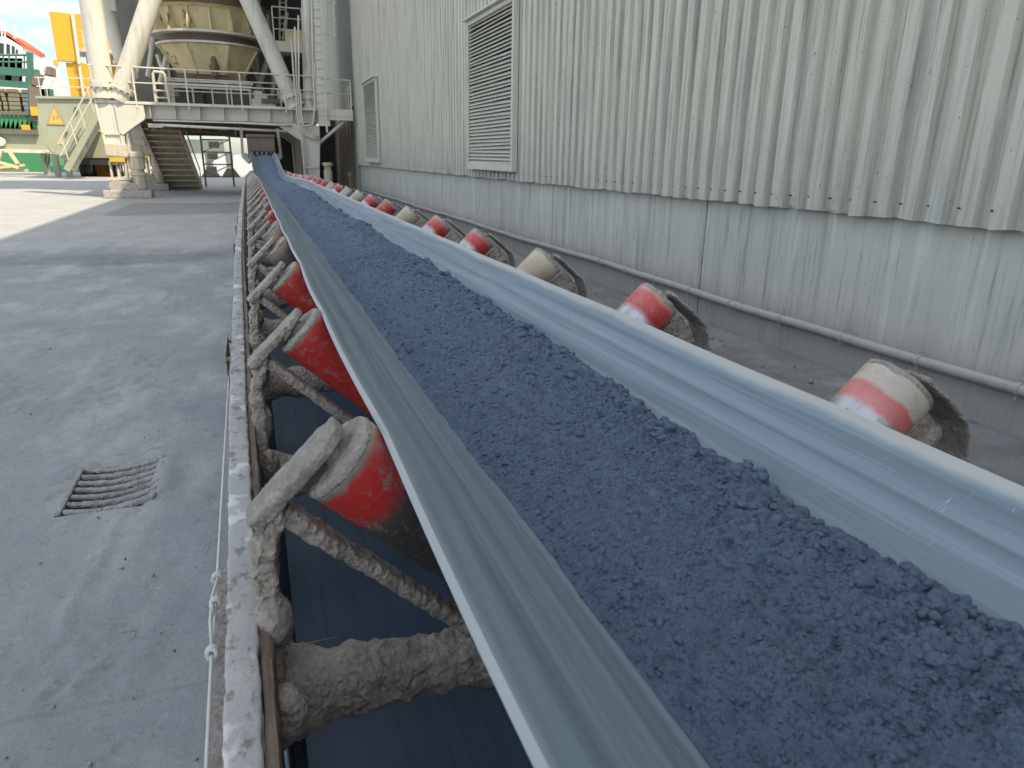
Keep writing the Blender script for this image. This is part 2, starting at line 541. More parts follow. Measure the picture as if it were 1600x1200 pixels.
def plinth_mat():
    M = Mat('dusty_panel', rough=0.85, spec=0.2)
    x, y, z = M.sep()
    c = M.mix(M.noise(0.8, 5, 0.55), srgb(172, 174, 167), srgb(196, 196, 186))
    c = M.mix(M.math('MULTIPLY', M.step(M.noise(11, 7, 0.65, (1, 1, 0.05)), 0.48, 0.68), 0.6), c, srgb(136, 141, 140))
    c = M.mix(M.math('MULTIPLY', M.step(M.noise(30, 6, 0.7, (1, 1, 0.04)), 0.54, 0.66), 0.6), c, srgb(120, 126, 126))
    c = M.mix(M.math('MULTIPLY', M.step(M.noise(7, 6, 0.6, (1, 1, 0.07)), 0.54, 0.70), 0.6), c, srgb(208, 211, 204))
    c = M.mix(M.step(M.noise(26, 4, 0.6, (1, 1, 0.22)), 0.70, 0.745), c, srgb(88, 89, 88))
    zz = M.math('ADD', z, M.math('MULTIPLY', M.noise(3, 5, 0.6), 0.35))
    c = M.mix(M.math('MULTIPLY', M.step(zz, 0.75, 0.35), 0.7), c, srgb(138, 137, 135))
    M.color(c).bump(M.noise(30, 6, 0.65), 0.25, 0.004)
    return M.m


def roller_mat(name, stops, mets, dustcol=(0.50, 0.47, 0.42)):
    """stops: (distance from outer end in m, colour); mets: (distance, metallic)"""
    M = Mat(name, rough=0.42, spec=0.5, rand=True)
    x, y, z = M.sep(M.rawco)
    d = M.math('MULTIPLY', z, -1.0)
    d = M.math('ADD', d, M.math('MULTIPLY', M.math('SUBTRACT', M.noise(17, 8, 0.75), 0.5), 0.034))
    f = M.math('MULTIPLY', d, 1 / 0.4)
    cr = M.N.new('ShaderNodeValToRGB'); cr.color_ramp.interpolation = 'LINEAR'
    el = cr.color_ramp.elements
    el[0].position = stops[0][0] / 0.4; el[0].color = stops[0][1] + (1,)
    el[1].position = stops[-1][0] / 0.4; el[1].color = stops[-1][1] + (1,)
    for p_, c_ in stops[1:-1]:
        e_ = el.new(p_ / 0.4); e_.color = c_ + (1,)
    M.L.new(f, cr.inputs[0])
    c = cr.outputs[0]
    # stuck-on dust streaks round the shell and pale film on the upper side
    c = M.mix(M.math('MULTIPLY', M.step(M.noise(26, 6, 0.7, (0.25, 0.25, 2.2)), 0.56, 0.72), 0.5), c, (0.30, 0.25, 0.22))
    c = M.mix(M.math('MULTIPLY', M.step(M.noise(38, 8, 0.8), 0.54, 0.62), 0.8), c, (0.22, 0.185, 0.16))
    film = M.math('MULTIPLY', M.step(M.normal_z(), 0.25, 0.95), M.step(M.noise(20, 5), 0.3, 0.7, 0.05, 0.38))
    c = M.mix(film, c, dustcol)
    M.color(c)
    mr = M.N.new('ShaderNodeValToRGB'); el = mr.color_ramp.elements
    el[0].position = mets[0][0] / 0.4; el[0].color = (mets[0][1],) * 3 + (1,)
    el[1].position = mets[-1][0] / 0.4; el[1].color = (mets[-1][1],) * 3 + (1,)
    for p_, c_ in mets[1:-1]:
        e_ = el.new(p_ / 0.4); e_.color = (c_,) * 3 + (1,)
    M.L.new(f, mr.inputs[0]); M.metal(mr.outputs[0])
    M.bump(M.noise(90, 5, 0.7), 0.15, 0.002)
    return M.m


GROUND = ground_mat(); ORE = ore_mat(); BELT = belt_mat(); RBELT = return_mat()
CRUST = crust_mat('slurry_crust', (0.38, 0.335, 0.28), (0.58, 0.52, 0.45), (0.19, 0.165, 0.145))
CRUSTL = crust_mat('pale_slurry_crust', (0.33, 0.305, 0.27), (0.54, 0.51, 0.46), (0.20, 0.185, 0.17))
GRATEM = crust_mat('dusted_iron', (0.26, 0.265, 0.26), (0.42, 0.42, 0.41), (0.16, 0.16, 0.16))
RAIL = rail_mat(); RUST = rust_mat(); CLAD = clad_mat(); PLINTH = plinth_mat()
GALV = painted('dusty_steel', (0.33, 0.335, 0.32), dirt=(0.17, 0.16, 0.14), dust=0.7, scale=4)
LOUVRE = painted('louvre_paint', (0.55, 0.55, 0.47), dirt=(0.26, 0.26, 0.23), dust=0.4, scale=2)
DARK = painted('dark_void_steel', (0.03, 0.03, 0.032), dirt=(0.05, 0.045, 0.04), dust=0.2)
GREY = painted('portal_grey_paint', (0.58, 0.57, 0.50), dirt=(0.27, 0.25, 0.21), rust=((0.20, 0.13, 0.08), 0.69), dust=0.6, scale=0.8, dirt_amt=0.8)
GREYL = painted('portal_pale_paint', (0.62, 0.59, 0.50), dirt=(0.34, 0.31, 0.25), rust=((0.22, 0.14, 0.08), 0.70), dust=0.5, scale=0.8, dirt_amt=0.8)
BACKP = painted('shaded_machine_panel', (0.17, 0.165, 0.15), dirt=(0.07, 0.06, 0.05), dust=0.2, scale=0.9, dirt_amt=0.8)  # grey panel with the shade behind the hopper put into its colour
BOGIE = painted('dusty_bogie_paint', (0.55, 0.48, 0.36), dirt=(0.22, 0.18, 0.13), rust=((0.15, 0.11, 0.08), 0.62), dust=0.6, scale=2.2, dirt_amt=0.9)
RAILING = painted('railing_paint', (0.62, 0.59, 0.47), dirt=(0.30, 0.26, 0.2), dust=0.4)
HOPPER = painted('hopper_cream_paint', (0.66, 0.58, 0.35), dirt=(0.34, 0.25, 0.12), rust=((0.17, 0.095, 0.045), 0.575), dust=0.4, scale=0.9)
RUSTY = painted('rusted_plate', (0.15, 0.10, 0.065), dirt=(0.30, 0.26, 0.20), rust=((0.42, 0.38, 0.28), 0.66), dust=0.2, scale=0.9)
BROWN = painted('brown_dusty_plate', (0.16, 0.13, 0.10), dirt=(0.09, 0.075, 0.06), dust=0.5, scale=1.5)
YELLOW = painted('crane_yellow_paint', (0.68, 0.36, 0.03), dirt=(0.50, 0.30, 0.07), dust=0.3, scale=0.6, dirt_amt=0.35)
BUCKET = painted('faded_green_grey_paint', (0.34, 0.36, 0.25), dirt=(0.30, 0.25, 0.16), rust=((0.24, 0.15, 0.07), 0.72), dust=0.4, scale=0.6)
GREEN = painted('ship_green_paint', (0.06, 0.24, 0.10), dirt=(0.04, 0.20, 0.07), dust=0.3, scale=0.5, dirt_amt=0.3)
TEAL = painted('dark_green_frame_paint', (0.05, 0.15, 0.11), dirt=(0.03, 0.09, 0.07), dust=0.2, scale=0.6)
WHITE = painted('ship_white_paint', (0.72, 0.73, 0.72), dirt=(0.5, 0.48, 0.42), dust=0.0, scale=0.4, dirt_amt=0.25)
REDP = painted('ship_red_paint', (0.60, 0.10, 0.03), dirt=(0.45, 0.10, 0.05), dust=0.0, scale=0.5, dirt_amt=0.3)
GLASS = painted('dark_window_glass', (0.03, 0.045, 0.05), dirt=(0.05, 0.06, 0.06), dust=0.0, rough=0.15)
WOOD = painted('sawn_timber', (0.66, 0.55, 0.32), dirt=(0.26, 0.19, 0.11), dust=0.2, scale=2.0, streak=False)
TYRE = painted('tyre_rubber', (0.03, 0.03, 0.03), dirt=(0.11, 0.10, 0.09), dust=0.4, rough=0.9)
CORD = painted('coated_cord', (0.48, 0.50, 0.48), dirt=(0.30, 0.30, 0.28), dust=0.2, scale=12, rough=0.6)
OLIVE = painted('olive_flat_panel', (0.32, 0.325, 0.25), dirt=(0.22, 0.22, 0.17), dust=0.2, scale=0.35)
ROOF = painted('roof_sheet', (0.36, 0.37, 0.36), dust=0.3)

# ------------------------------------------------------------------ ground
GX0, GX1, GY0, GY1 = -1.015, -0.635, 3.50, 4.04          # drain opening
WX, WY = -13.0, 68.0                                     # quay edge: water beyond


def ground():
    xs = np.concatenate([[-1500, -600, -250, -100, -50, -30, -20, WX], np.arange(-11, -3, 0.4),
                         np.arange(-3, -1.02, 0.03), [GX0], np.linspace(-0.99, -0.66, 14), [GX1], np.arange(-0.61, 0.2, 0.03), np.arange(0.3, 1.4, 0.15),
                         np.arange(1.45, 4.5, 0.035), [5, 8, 15, 30, 60, 150, 400, 1500]])
    ys = np.concatenate([[-1500, -400, -100, -40, -15, -5, -1], np.arange(0, 1.0, 0.1), np.arange(1.0, 3.48, 0.03), [GY0],
                         np.linspace(3.53, 4.01, 18), [GY1], np.arange(4.07, 8, 0.035), np.arange(8, 16, 0.1), np.arange(16, 45, 0.6),
                         np.arange(46, 66, 2), [WY, 80, 110, 160, 300, 700, 1800]])
    X, Y = np.meshgrid(xs, ys)
    fade = sstep(-8, -3, X) * (1 - sstep(12, 30, Y)) * sstep(-2, 0, Y) * (1 - sstep(4.4, 5, X))
    Z = 0.010 * fbm(X * 1.1, Y * 0.8, None, 3, 3) + 0.006 * fbm(X * 5, Y * 3.5, None, 9, 4, 0.6)
    lump = sstep(0.15, 0.6, fbm(X * 1.6, Y * 1.3, None, 31, 3))
    w_, r_ = worley(X * 14, Y * 14, 4)
    Z += lump * 0.014 * np.sqrt(np.clip(1 - (w_ / 0.55) ** 2, 0, 1)) * (r_ > 0.5)
    Z += 0.004 * fbm(X * 14, Y * 11, None, 41, 4, 0.65) * sstep(-0.2, 0.4, fbm(X * 0.9, Y * 0.7, None, 43, 2))
    Z += 0.006 * sstep(0.1, 0.5, fbm(X * 3, Y * 1.0, None, 77, 4)) 
    # spilled, trodden dust between belt and building is much rougher
    rt = sstep(1.4, 1.9, X) * (1 - sstep(4.3, 4.45, X))
    Z += rt * (0.035 * fbm(X * 1.8, Y * 1.2, None, 5, 4) + 0.02 * np.abs(fbm(X * 7, Y * 6, None, 8, 4)))
    Z += rt * 0.05 * sstep(3.9, 4.4, X)
    # dust ridge running from the drain towards the viewer, heap over the drain's right end
    rx = -0.70 - 0.10 * (GY0 - Y) + 0.02 * fbm(Y * 6, Y * 0, None, 2, 2)
    Z += 0.012 * np.exp(-((X - rx) / 0.02) ** 2) * sstep(2.3, 2.7, Y) * (1 - sstep(3.4, 3.5, Y))
    Z += 0.030 * np.exp(-(((X + 0.57) / 0.075) ** 2 + ((Y - 3.82) / 0.33) ** 2))
    Z += 0.012 * np.exp(-(((X + 0.75) / 0.35) ** 2 + ((Y - 4.25) / 0.10) ** 2)) * (1 + fbm(X * 20, Y * 20, None, 3, 3))
    # film edge left by the last wash-down
    Z += 0.006 * sstep(0.0, 0.03, Y - (3.72 + 0.05 * fbm(X * 3, X * 0, None, 6, 3))) * (1 - sstep(-1.05, -0.99, X)) * (1 - sstep(4.0, 5.2, Y))
    Z = Z * fade
    inhole = (np.abs(X - (GX0 + GX1) / 2) < (GX1 - GX0) / 2 + 0.001) & (np.abs(Y - (GY0 + GY1) / 2) < (GY1 - GY0) / 2 + 0.001)
    Z = np.where(inhole, 0.0, Z)
    ny, nx = X.shape
    idx = np.arange(ny * nx).reshape(ny, nx)
    q = np.stack([idx[:-1, :-1], idx[:-1, 1:], idx[1:, 1:], idx[1:, :-1]], -1).reshape(-1, 4)
    mxx = ((X[:-1, :-1] + X[1:, 1:]) / 2).ravel(); myy = ((Y[:-1, :-1] + Y[1:, 1:]) / 2).ravel()
    keep = ~((mxx > GX0) & (mxx < GX1) & (myy > GY0) & (myy < GY1)) & ~((mxx < WX) & (myy > WY))
    me = bpy.data.meshes.new('ground')
    V = np.stack([X, Y, Z], -1).reshape(-1, 3)
    me.from_pydata(V.tolist(), [], q[keep].tolist())
    me.polygons.foreach_set('use_smooth', [True] * len(me.polygons)); me.update()
    me.materials.append(GROUND)
    o = bpy.data.objects.new('ground', me); C.objects.link(o); struct(o)
    # drain pit
    b = MB()
    x0, x1, y0, y1, d = GX0, GX1, GY0, GY1, -0.32
    b.add([(x0, y0, 0), (x1, y0, 0), (x1, y1, 0), (x0, y1, 0), (x0, y0, d), (x1, y0, d), (x1, y1, d), (x0, y1, d)],
          [(0, 1, 5, 4), (1, 2, 6, 5), (2, 3, 7, 6), (3, 0, 4, 7), (4, 5, 6, 7)])
    b.build('drain_pit', BROWN, o)
    # quay wall and water
    q_ = MB()
    q_.add([(WX, WY, 0), (WX, 1800, 0), (WX, 1800, -3), (WX, WY, -3), (-1500, WY, 0), (-1500, WY, -3)], [(0, 1, 2, 3), (4, 0, 3, 5)])
    q_.build('quay_wall', GROUND, o)
    M = Mat('harbour_water', rough=0.08, spec=0.5); M.color((0.02, 0.05, 0.055)).bump(M.noise(1.5, 4), 0.3, 0.1)
    wb = MB(); wb.add([(-1500, WY - 1, -1.6), (WX + 1, WY - 1, -1.6), (WX + 1, 1800, -1.6), (-1500, 1800, -1.6)], [(0, 1, 2, 3)])
    struct(wb.build('water', M.m))


ground()

# ------------------------------------------------------------------ warehouse
XW = 4.40
EAVE = 18.6
PITCH = 0.2265
CLB = 1.27


def corrugated(y0, nrib, z0, z1, lap, rs):
    """one profiled sheet, its broad ribs facing the yard"""
    P = []
    rib = PITCH
    prof = [(0.0, 0.0), (0.072, 0.0), (0.092, -0.058), (0.206, -0.058)]
    pts = []
    for k in range(nrib):
        for (a, d) in prof: pts.append((y0 + k * rib + a, d))
    pts.append((y0 + nrib * rib + 0.012, 0.0))
    zs = [z0, z0 + 0.02, z0 + 0.10, z0 + 0.22, z0 + 0.5, z0 + 1.1, 4.0, 7, 12, z1]
    rows = []
    for zi, z in enumerate(zs):
        row = []
        for j, (y, d) in enumerate(pts):
            x = XW + d - lap
            if zi < 4:
                k = (4 - zi) / 4
                x += k * 0.003 * math.sin(y * 9 + rs * 7) + k * rs_dent(y, rs)
            zz = z + (0.006 * math.sin(y * 5.1 + rs * 3) + 0.005 * math.sin(y * 23) if zi < 2 else 0)
            row.append((x, y + 0.0015 * math.sin(z * 1.7 + rs * 5), zz))
        rows.append(row)
    b = MB(); b.grid(np.array(rows)[:, ::-1])
    return b


DENTS = [(5.05, 0.055), (4.55, 0.045), (8.1, 0.03), (9.3, -0.02), (12.6, 0.04), (10.4, 0.03), (16.3, 0.04), (17.7, 0.03), (14.9, 0.03), (6.6, 0.015), (3.6, -0.02)]


def rs_dent(y, rs):
    return sum(a * math.exp(-((y - c) / 0.09) ** 2) for c, a in DENTS)


def warehouse():
    t = thing('warehouse', 'long grey-green corrugated warehouse with dusty lower panels along the conveyor', 'building', (XW + 8, 5, 0))
    # sheets: stop for the vents
    y = -14.0; i = 0
    vents = [(11.70, 14.38), (25.2, 27.95)]
    yend = 31.0
    while y < yend - 0.2:
        n = 5
        while y + n * PITCH > yend + 0.12: n -= 1
        if n < 1: break
        y1 = y + n * PITCH
        rs = rng.random()
        lap = 0.0 if i % 2 else 0.010
        b = corrugated(y, n, CLB, EAVE, lap, rs)
        o = b.build('cladding_sheet', CLAD, t)
        y = y1; i += 1
    # lower panels with open joints
    joints = [-14, -8.0, -2.0, 2.2, 6.33, 10.4, 14.5, 18.6, 22.7, 26.9, 31.0]
    for a, c in zip(joints[:-1], joints[1:]):
        b = MB(); b.box((XW + 0.10, (a + c) / 2, 0.68), (0.10, c - a - 0.022, 1.36))
        b.build('lower_panel', PLINTH, t, bevel=0.004)
    b = MB(); b.box((XW + 0.19, 8.5, 0.9), (0.05, 45.5, 1.8)); b.build('backing_wall', DARK, t)
    b = MB(); b.box((XW + 0.07, 8.5, EAVE / 2 + 0.9), (0.05, 45.4, EAVE - 2.4)); b.build('lining', OLIVE, t)
    # flat far bay with a deep dark doorway
    b = MB()
    z0, dz = 3.45, 3.45
    b.box((XW + 0.10, 39.2, (EAVE + z0) / 2), (0.3, 16.2, EAVE - z0))
    b.box((XW + 0.10, 31.45, z0 / 2), (0.3, 0.7, z0 - 0.004))
    b.box((XW + 0.10, 44.0, z0 / 2), (0.3, 6.6, z0 - 0.004))
    b.build('far_bay_wall', OLIVE, t)
    b = MB(); b.box((XW + 1.8, 36.2, z0 / 2), (0.1, 9.4, z0)); b.build('doorway_back', BROWN, t)
    b = MB(); b.box((XW - 0.075, 36.2, z0 + 0.06), (0.05, 9.4, 0.12)); b.build('door_track', DARK, t)
    b = MB(); b.box((XW - 0.03, 35.0, 1.65), (0.06, 6.2, 3.2))
    for k in range(6): b.box((XW - 0.075, 32.2 + k * 1.1, 1.65), (0.03, 0.06, 3.1))
    b.build('sliding_door', BROWN, t)
    b = MB(); b.box((XW + 9.2, 16.6, EAVE + 0.1), (18.6, 61.6, 0.2)); b.build('roof', ROOF, t)
    b = MB()
    b.box((XW + 9.3, -14.1, EAVE / 2), (18.2, 0.2, EAVE)); b.box((XW + 9.3, 47.2, EAVE / 2), (18.2, 0.2, EAVE))
    b.box((XW + 18.3, 16.5, EAVE / 2), (0.2, 61, EAVE)); b.build('outer_walls', CLAD, t)
    b = MB(); b.box((XW - 0.05, 16.5, EAVE - 0.1), (0.12, 61.4, 0.3)); b.build('eave_gutter', GALV, t)
    # screws along the lower edge
    b = MB()
    yy = -13.95
    while yy < 20:
        b.tube([(XW + 0.002, yy + 0.15, CLB + 0.11), (XW - 0.074, yy + 0.15, CLB + 0.11)], [0.008, 0.006], 8)
        yy += PITCH
    o = b.build('fixing_screws', DARK, t); o['kind'] = 'stuff'
    # louvred vents
    for (y0, y1), lab in zip(vents, ('large louvred vent nearest the viewer', 'small-looking far louvred vent near the gantry')):
        z0, z1 = 1.42, 4.12
        f = MB()
        xf = XW - 0.130
        f.box((xf, y0 + 0.04, (z0 + z1) / 2), (0.10, 0.08, z1 - z0))
        f.box((xf, y1 - 0.04, (z0 + z1) / 2), (0.10, 0.08, z1 - z0))
        f.box((xf, (y0 + y1) / 2, z0 + 0.06), (0.10, y1 - y0 - 0.164, 0.12))
        f.box((xf, (y0 + y1) / 2, z1 - 0.04), (0.10, y1 - y0 - 0.164, 0.08))
        f.box((xf - 0.03, (y0 + y1) / 2, z1 + 0.02), (0.20, y1 - y0 + 0.08, 0.035))
        fo = f.build('louvre_frame', LOUVRE, t, bevel=0.005); fo['label'] = lab
        bk = MB(); bk.box((XW - 0.078, (y0 + y1) / 2, (z0 + z1) / 2), (0.008, y1 - y0 - 0.16, z1 - z0 - 0.16)); bk.build('vent_backing', DARK, fo)
        ns = 40; sm = None
        rot = Matrix.Rotation(math.radians(-46), 3, 'Y')
        for k in range(ns):
            zc = z0 + 0.15 + (z1 - z0 - 0.25) * k / (ns - 1)
            if sm is None:
                bb = MB(); bb.box((0, 0, 0), (0.078, y1 - y0 - 0.165, 0.007), rot); sm = bb.mesh('slat'); sm.materials.append(LOUVRE)
            place(sm, 'slat', fo, Matrix.Translation((xf - 0.005, (y0 + y1) / 2 + rng.uniform(-.002, .002), zc)) @ Matrix.Rotation(rng.uniform(-.01, .01), 4, 'X'))
    return t


warehouse()


def conduit():
    t = thing('conduit_pipe', 'long grey conduit pipe clipped along the foot of the warehouse', 'pipe', (XW - 0.07, 5, 0.31))
    xs = XW - 0.012
    pts = [(xs - 0.005 * math.sin(y * 1.3), y, 0.315 + 0.010 * math.sin(y * 0.9) + 0.004 * math.sin(y * 3.1)) for y in np.arange(-2, 30.4, 0.4)]
    MB().tube(pts, 0.038, 14).build('pipe', GALV, t, smooth=True, sharp=50)
    ring = MB()
    yy = 0.64
    cl = None
    for k in range(34):
        y = yy + k * 0.72
        z = 0.315 + 0.010 * math.sin(y * 0.9) + 0.004 * math.sin(y * 3.1)
        if cl is None:
            b = MB()
            b.tube([(0, -0.012, 0), (0, 0.012, 0)], 0.045, 14)
            b.tube([(0.0, 0, 0.04), (0.0, 0, 0.066), (0.03, 0, 0.07)], 0.006, 6)
            b.tube([(-0.02, 0, -0.04), (-0.02, 0, -0.075), (0.0, 0, -0.08)], 0.006, 6)
            b.box((0.028, 0, 0), (0.075, 0.022, 0.05))
            cl = b.mesh('pipe_clip'); cl.materials.append(GALV)
        place(cl, 'pipe_clip', t, Matrix.Translation((xs - 0.005 * math.sin(y * 1.3), y, z)))


conduit()

# ------------------------------------------------------------------ conveyor
ANG = math.radians(43)
CL = Vector((0.097, 0, 1.163)); CRR = Vector((1.30, 0, 1.190))
RAD = 0.080
LW = 0.40


def rise(y):
    """belt dips a little, then climbs to the loading chute"""
    y = np.asarray(y, float)
    return -0.14 * sstep(14, 24, y) + 0.62 * sstep(24.2, 28.6, y) + 0.09 * sstep(27, 31, y)


def bshift(y):
    return -0.09 * sstep(24, 28.5, np.asarray(y, float))


def belt_profile():
    p = []
    for t in np.linspace(0, 1, 8): p.append((0.174 + t * (0.405 - 0.174), 1.217 + t * (1.001 - 1.217)))
    p += [(0.425, 0.984), (0.447, 0.971), (0.475, 0.963), (0.51, 0.960)]
    for t in np.linspace(0.1, 1, 6): p.append((0.51 + t * 0.37, 0.960 + t * 0.012))
    p += [(0.912, 0.977), (0.937, 0.989), (0.958, 1.004)]
    for t in np.linspace(0.1, 1, 8): p.append((0.958 + t * (1.129 - 0.958), 1.004 + t * (1.163 - 1.004)))
    return np.array(p)


BP = belt_profile()
BS = np.concatenate([[0], np.cumsum(np.hypot(np.diff(BP[:, 0]), np.diff(BP[:, 1])))]); BS = BS / BS[-1]


def belt_z(x):
    return np.interp(x, BP[:, 0], BP[:, 1])


YST = [1.08 + k for k in range(28)] + [0.08, -0.92]


def belts():
    t = thing('conveyor_belt', 'grey rubber belt running over the rollers, its dark return run below', 'conveyor belt', (0.65, 5, 0.9))
    ys = np.concatenate([np.arange(-1.0, 8, 0.08), np.arange(8, 33.0, 0.2)])
    d = np.gradient(BP, axis=0); nrm = np.stack([-d[:, 1], d[:, 0]], 1); nrm /= np.linalg.norm(nrm, axis=1, keepdims=True)
    top = BP; bot = BP - nrm * 0.0115
    ring = np.concatenate([top, bot[::-1]]); sring = np.concatenate([BS, BS[::-1]])
    n = len(ring)
    rows = []
    for y in ys:
        fr = (y - YST[0]) % 1.0
        sag = -0.006 * math.sin(math.pi * fr)
        edge = np.abs(sring - 0.5) * 2
        side = np.where(sring < 0.5, -1.0, 1.0)
        x = ring[:, 0] + side * edge ** 3 * (0.004 * math.sin(math.pi * fr) + 0.004 * float(vnoise(y * 0.9, 0.0, seed=int(2)))) + float(bshift(y)) * 1.0
        k = 1 - 0.06 * float(sstep(24, 28.5, y))
        x = 0.65 + (x - 0.65) * k
        z = ring[:, 1] + sag * edge ** 2 + float(rise(y))
        rows.append(np.stack([x, np.full(n, y), z], 1))
    P = np.array(rows)
    m_ = len(ys)
    V = P.reshape(-1, 3) - np.array(wloc(t))
    fs = []
    for i in range(m_ - 1):
        for k in range(n):
            a = i * n + k; b_ = i * n + (k + 1) % n
            fs.append((a, b_, b_ + n, a + n))
    fs.append(tuple(range(n))[::-1]); fs.append(tuple((m_ - 1) * n + k for k in range(n)))
    me = bpy.data.meshes.new('carrying_run'); me.from_pydata(V.tolist(), [], fs)
    me.polygons.foreach_set('use_smooth', [True] * len(me.polygons)); me.update()
    me.set_sharp_from_angle(angle=math.radians(50))
    at_ = me.attributes.new('across', 'FLOAT', 'POINT'); at_.data.foreach_set('value', np.tile(sring, m_))
    me.materials.append(BELT)
    o = bpy.data.objects.new('carrying_run', me); C.objects.link(o); o.parent = t
    ys2 = np.arange(-1.0, 31, 0.25); xs2 = np.linspace(0.005, 1.32, 14)
    X, Y = np.meshgrid(xs2, ys2)
    Z = 0.46 - 0.03 * np.sin(np.pi * ((Y - 1.08) % 3.0) / 3.0) + 0.004 * vnoise(X * 3, Y * 1.5, None, 4)
    b = MB(); b.grid(np.stack([X, Y, Z], -1)); b.grid(np.stack([X, Y, Z - 0.012], -1)[:, ::-1])
    b.build('return_run', RBELT, t, smooth=True)


belts()


def surf_ore(X, Y, detail=True):
    xl = 0.445 + 0.022 * fbm(Y * 1.3, Y * 0, None, 51, 3) + 0.006 * fbm(Y * 14, Y * 0, None, 52, 3)
    xr = 0.968 - 0.022 * (1 - sstep(1.2, 3.2, Y)) + 0.040 * fbm(Y * 1.05, Y * 0 + 4, None, 53, 3) + 0.010 * fbm(Y * 12, Y * 0, None, 54, 3)
    xl = xl - 0.02 * sstep(9, 20, Y); xr = xr + 0.01 * sstep(4, 12, Y)
    t = np.clip((X - xl) / (xr - xl), -0.25, 1.25)
    zl = belt_z(xl) ; zr = belt_z(xr)
    tt = np.clip(t, 0, 1)
    crown = 0.036 + 0.020 * sstep(1.5, 4, Y) + 0.020 * fbm(Y * 0.9, X * 2, None, 55, 3)
    z = zl * (1 - tt) + zr * tt + crown * (4 * tt * (1 - tt)) ** 0.8
    out = np.maximum(-t, t - 1)
    zb = belt_z(X)
    z = np.where(out > 0, zb - 0.004 - out * 0.25, z)
    ins = sstep(0, 0.05, np.minimum(t, 1 - t))
    if detail:
        coarse = sstep(0.25, 0.75, tt + 0.35 * fbm(X * 5, Y * 3, None, 60, 3)) * (1 - 0.5 * sstep(3, 9, Y))
        z = z + ins * 0.016 * fbm(X * 9, Y * 7, None, 61, 5, 0.62)
        for s_, sd, hgt, thr in ((0.058, 70, 0.013, 0.68), (0.030, 71, 0.009, 0.50), (0.016, 72, 0.0066, 0.34), (0.0085, 73, 0.0044, 0.15)):
            wv = np.stack([vnoise(X / s_ * 0.9, Y / s_ * 0.9, None, sd + 9), vnoise(X / s_ * 0.9, Y / s_ * 0.9, None, sd + 19)]) * 0.28
            d_, r_ = worley(X / s_ + wv[0], Y / s_ + wv[1], sd)
            amt = coarse if s_ > 0.02 else (0.55 + 0.45 * coarse if s_ > 0.01 else 1.0)
            keep = np.clip((r_ - thr + 0.25 * (coarse - 0.5)) * 8, 0, 1)
            z = z + (0.15 + 0.85 * ins) * (out <= 0) * amt * keep * hgt * (np.clip(1 - (d_ / 0.60) ** 3.0, 0, 1) ** 0.55) * (0.6 + 0.6 * ((r_ * 7.3) % 1.0))
        z = z + ins * 0.010 * sstep(2.5, 6, Y) * fbm(X * 26, Y * 20, None, 84, 4, 0.65)
        z = z + ins * 0.0012 * vnoise(X * 400, Y * 400, None, 80)
    return z


